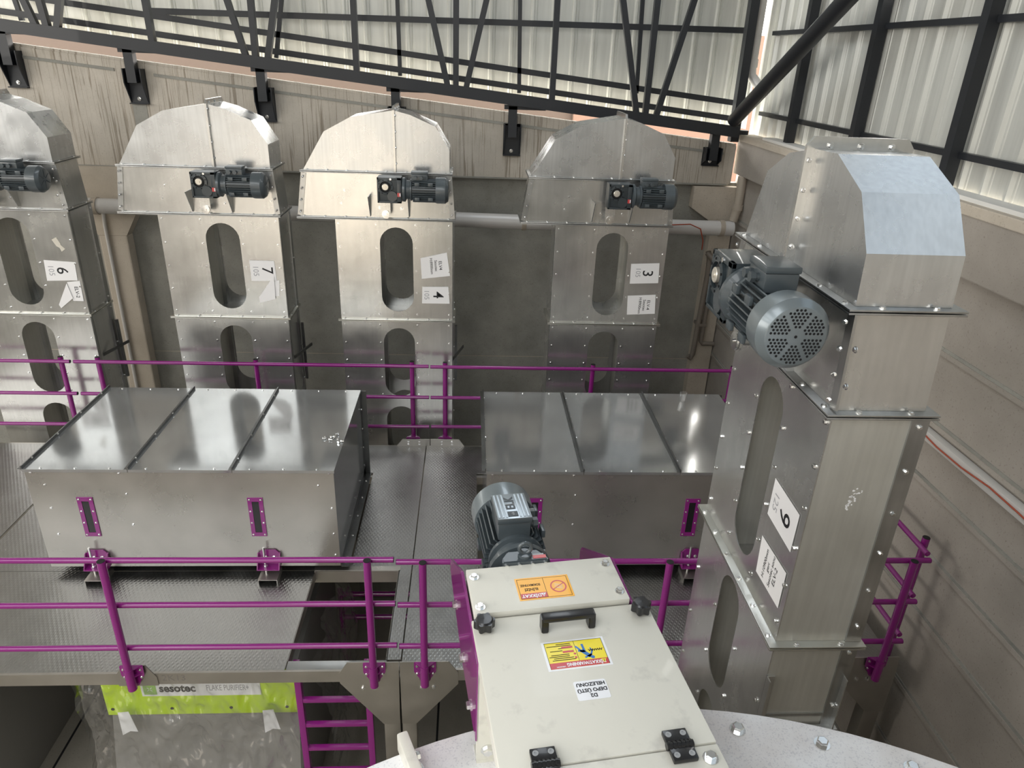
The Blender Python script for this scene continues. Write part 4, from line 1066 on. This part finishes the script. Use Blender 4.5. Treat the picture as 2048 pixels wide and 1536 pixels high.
q.lathe([(.006, 0)], 'sticker blue', Matrix.Translation((w * .245, hh * .70, .0009)), 14, cap0=False)
for i in range(12): limb(q, (.04 + .02 * i, .40 + (.06 if i % 2 else 0)), (.06 + .02 * i, .40 + (0 if i % 2 else .06)), .0011, 'ink')
q.obj('warning_sticker', ld, False)['label'] = 'yellow and red warning sticker with falling blue figure'
Fm, w, hh = sticker(ld, 's', .250, -.350, .344, -.284, .0003)
q = MB(Fm); rr = .006; pts = []
for cx_, cy_, a0 in ((w - rr, hh - rr, 0), (rr, hh - rr, PI / 2), (rr, rr, PI), (w - rr, rr, 1.5 * PI)): pts += [(cx_ + rr * math.cos(a0 + PI / 2 * i / 5), cy_ + rr * math.sin(a0 + PI / 2 * i / 5)) for i in range(6)]
q.prism(pts, .0005, 'sticker white')
for body, y in (('D2', .78), ('DEPO ÜSTÜ', .50), ('HELEZONU', .20)): q.text(body, .0165, 'ink', Matrix.Translation((w * .49, hh * y, .0008)), 'CENTER', .0006, .98)
q.obj('name_sticker', ld, False)['label'] = 'white name sticker with three lines of print'
# its gear motor: axis pointing away from the box
ax = frame((.218, .17, -.086), (0, 1, 0), (-1, 0, 0))
gm, GT = gear_motor(SC, ax, .92, big=True, gear=False)
q = MB()
q.prism([(.132, .218), (.292, .218), (.292, .232), (.262, .275), (.158, .275), (.134, .24)], .32, 'motor paint', Matrix.Translation((.004, 0, -.288)), .004); q.obj('gearbox', gm)
q = MB(); q.lathe([(.025, .0), (.025, .012)], 'motor paint', Matrix.Translation((.219, .248, .03)), 14)
q.tube([(.219 + .021 * math.cos(a), .248, .062 + .021 * math.sin(a)) for a in [2 * PI * i / 20 for i in range(21)]], .007, 'motor paint', 10); q.obj('lifting_eye', gm)
q = MB(); q.box((.244, .226, .0322), (.290, .242, .0334), 'plate red').box((.244, .242, .0322), (.284, .250, .0334), 'label silver'); q.obj('name_plate', gm)['label'] = 'red and silver name plate'
q = MB()
for i in range(4): q.lathe([(.008, 0), (.008, .006)], 'bolt zinc', frame((.150 + .045 * i, .218, .016), (1, 0, 0), (0, 0, 1)), 8)
q.obj('cover_screws', gm)
q = MB(GT)
for y in (-.045, -.03, -.015, .04, .055, .07): q.box((.24, y - .0035, .192), (.395, y + .0035, .1945), 'terminal lid paint')
q.box((.232, -.058, .190), (.403, .078, .1925), 'terminal lid paint', .001)
q.text('ELK', .052, 'motor dark paint', frame((.335, .013, .1945), (1, 0, 0), (0, 1, 0)), 'CENTER', .001); q.box((.245, -.006, .1930), (.277, .034, .1950), 'motor dark paint')
q.text('elk', .016, 'label silver', frame((.261, .013, .1956), (1, 0, 0), (0, 1, 0)), 'CENTER', .0004)
q.obj('terminal_lid', gm)['label'] = 'ribbed silvery terminal lid with raised letters'
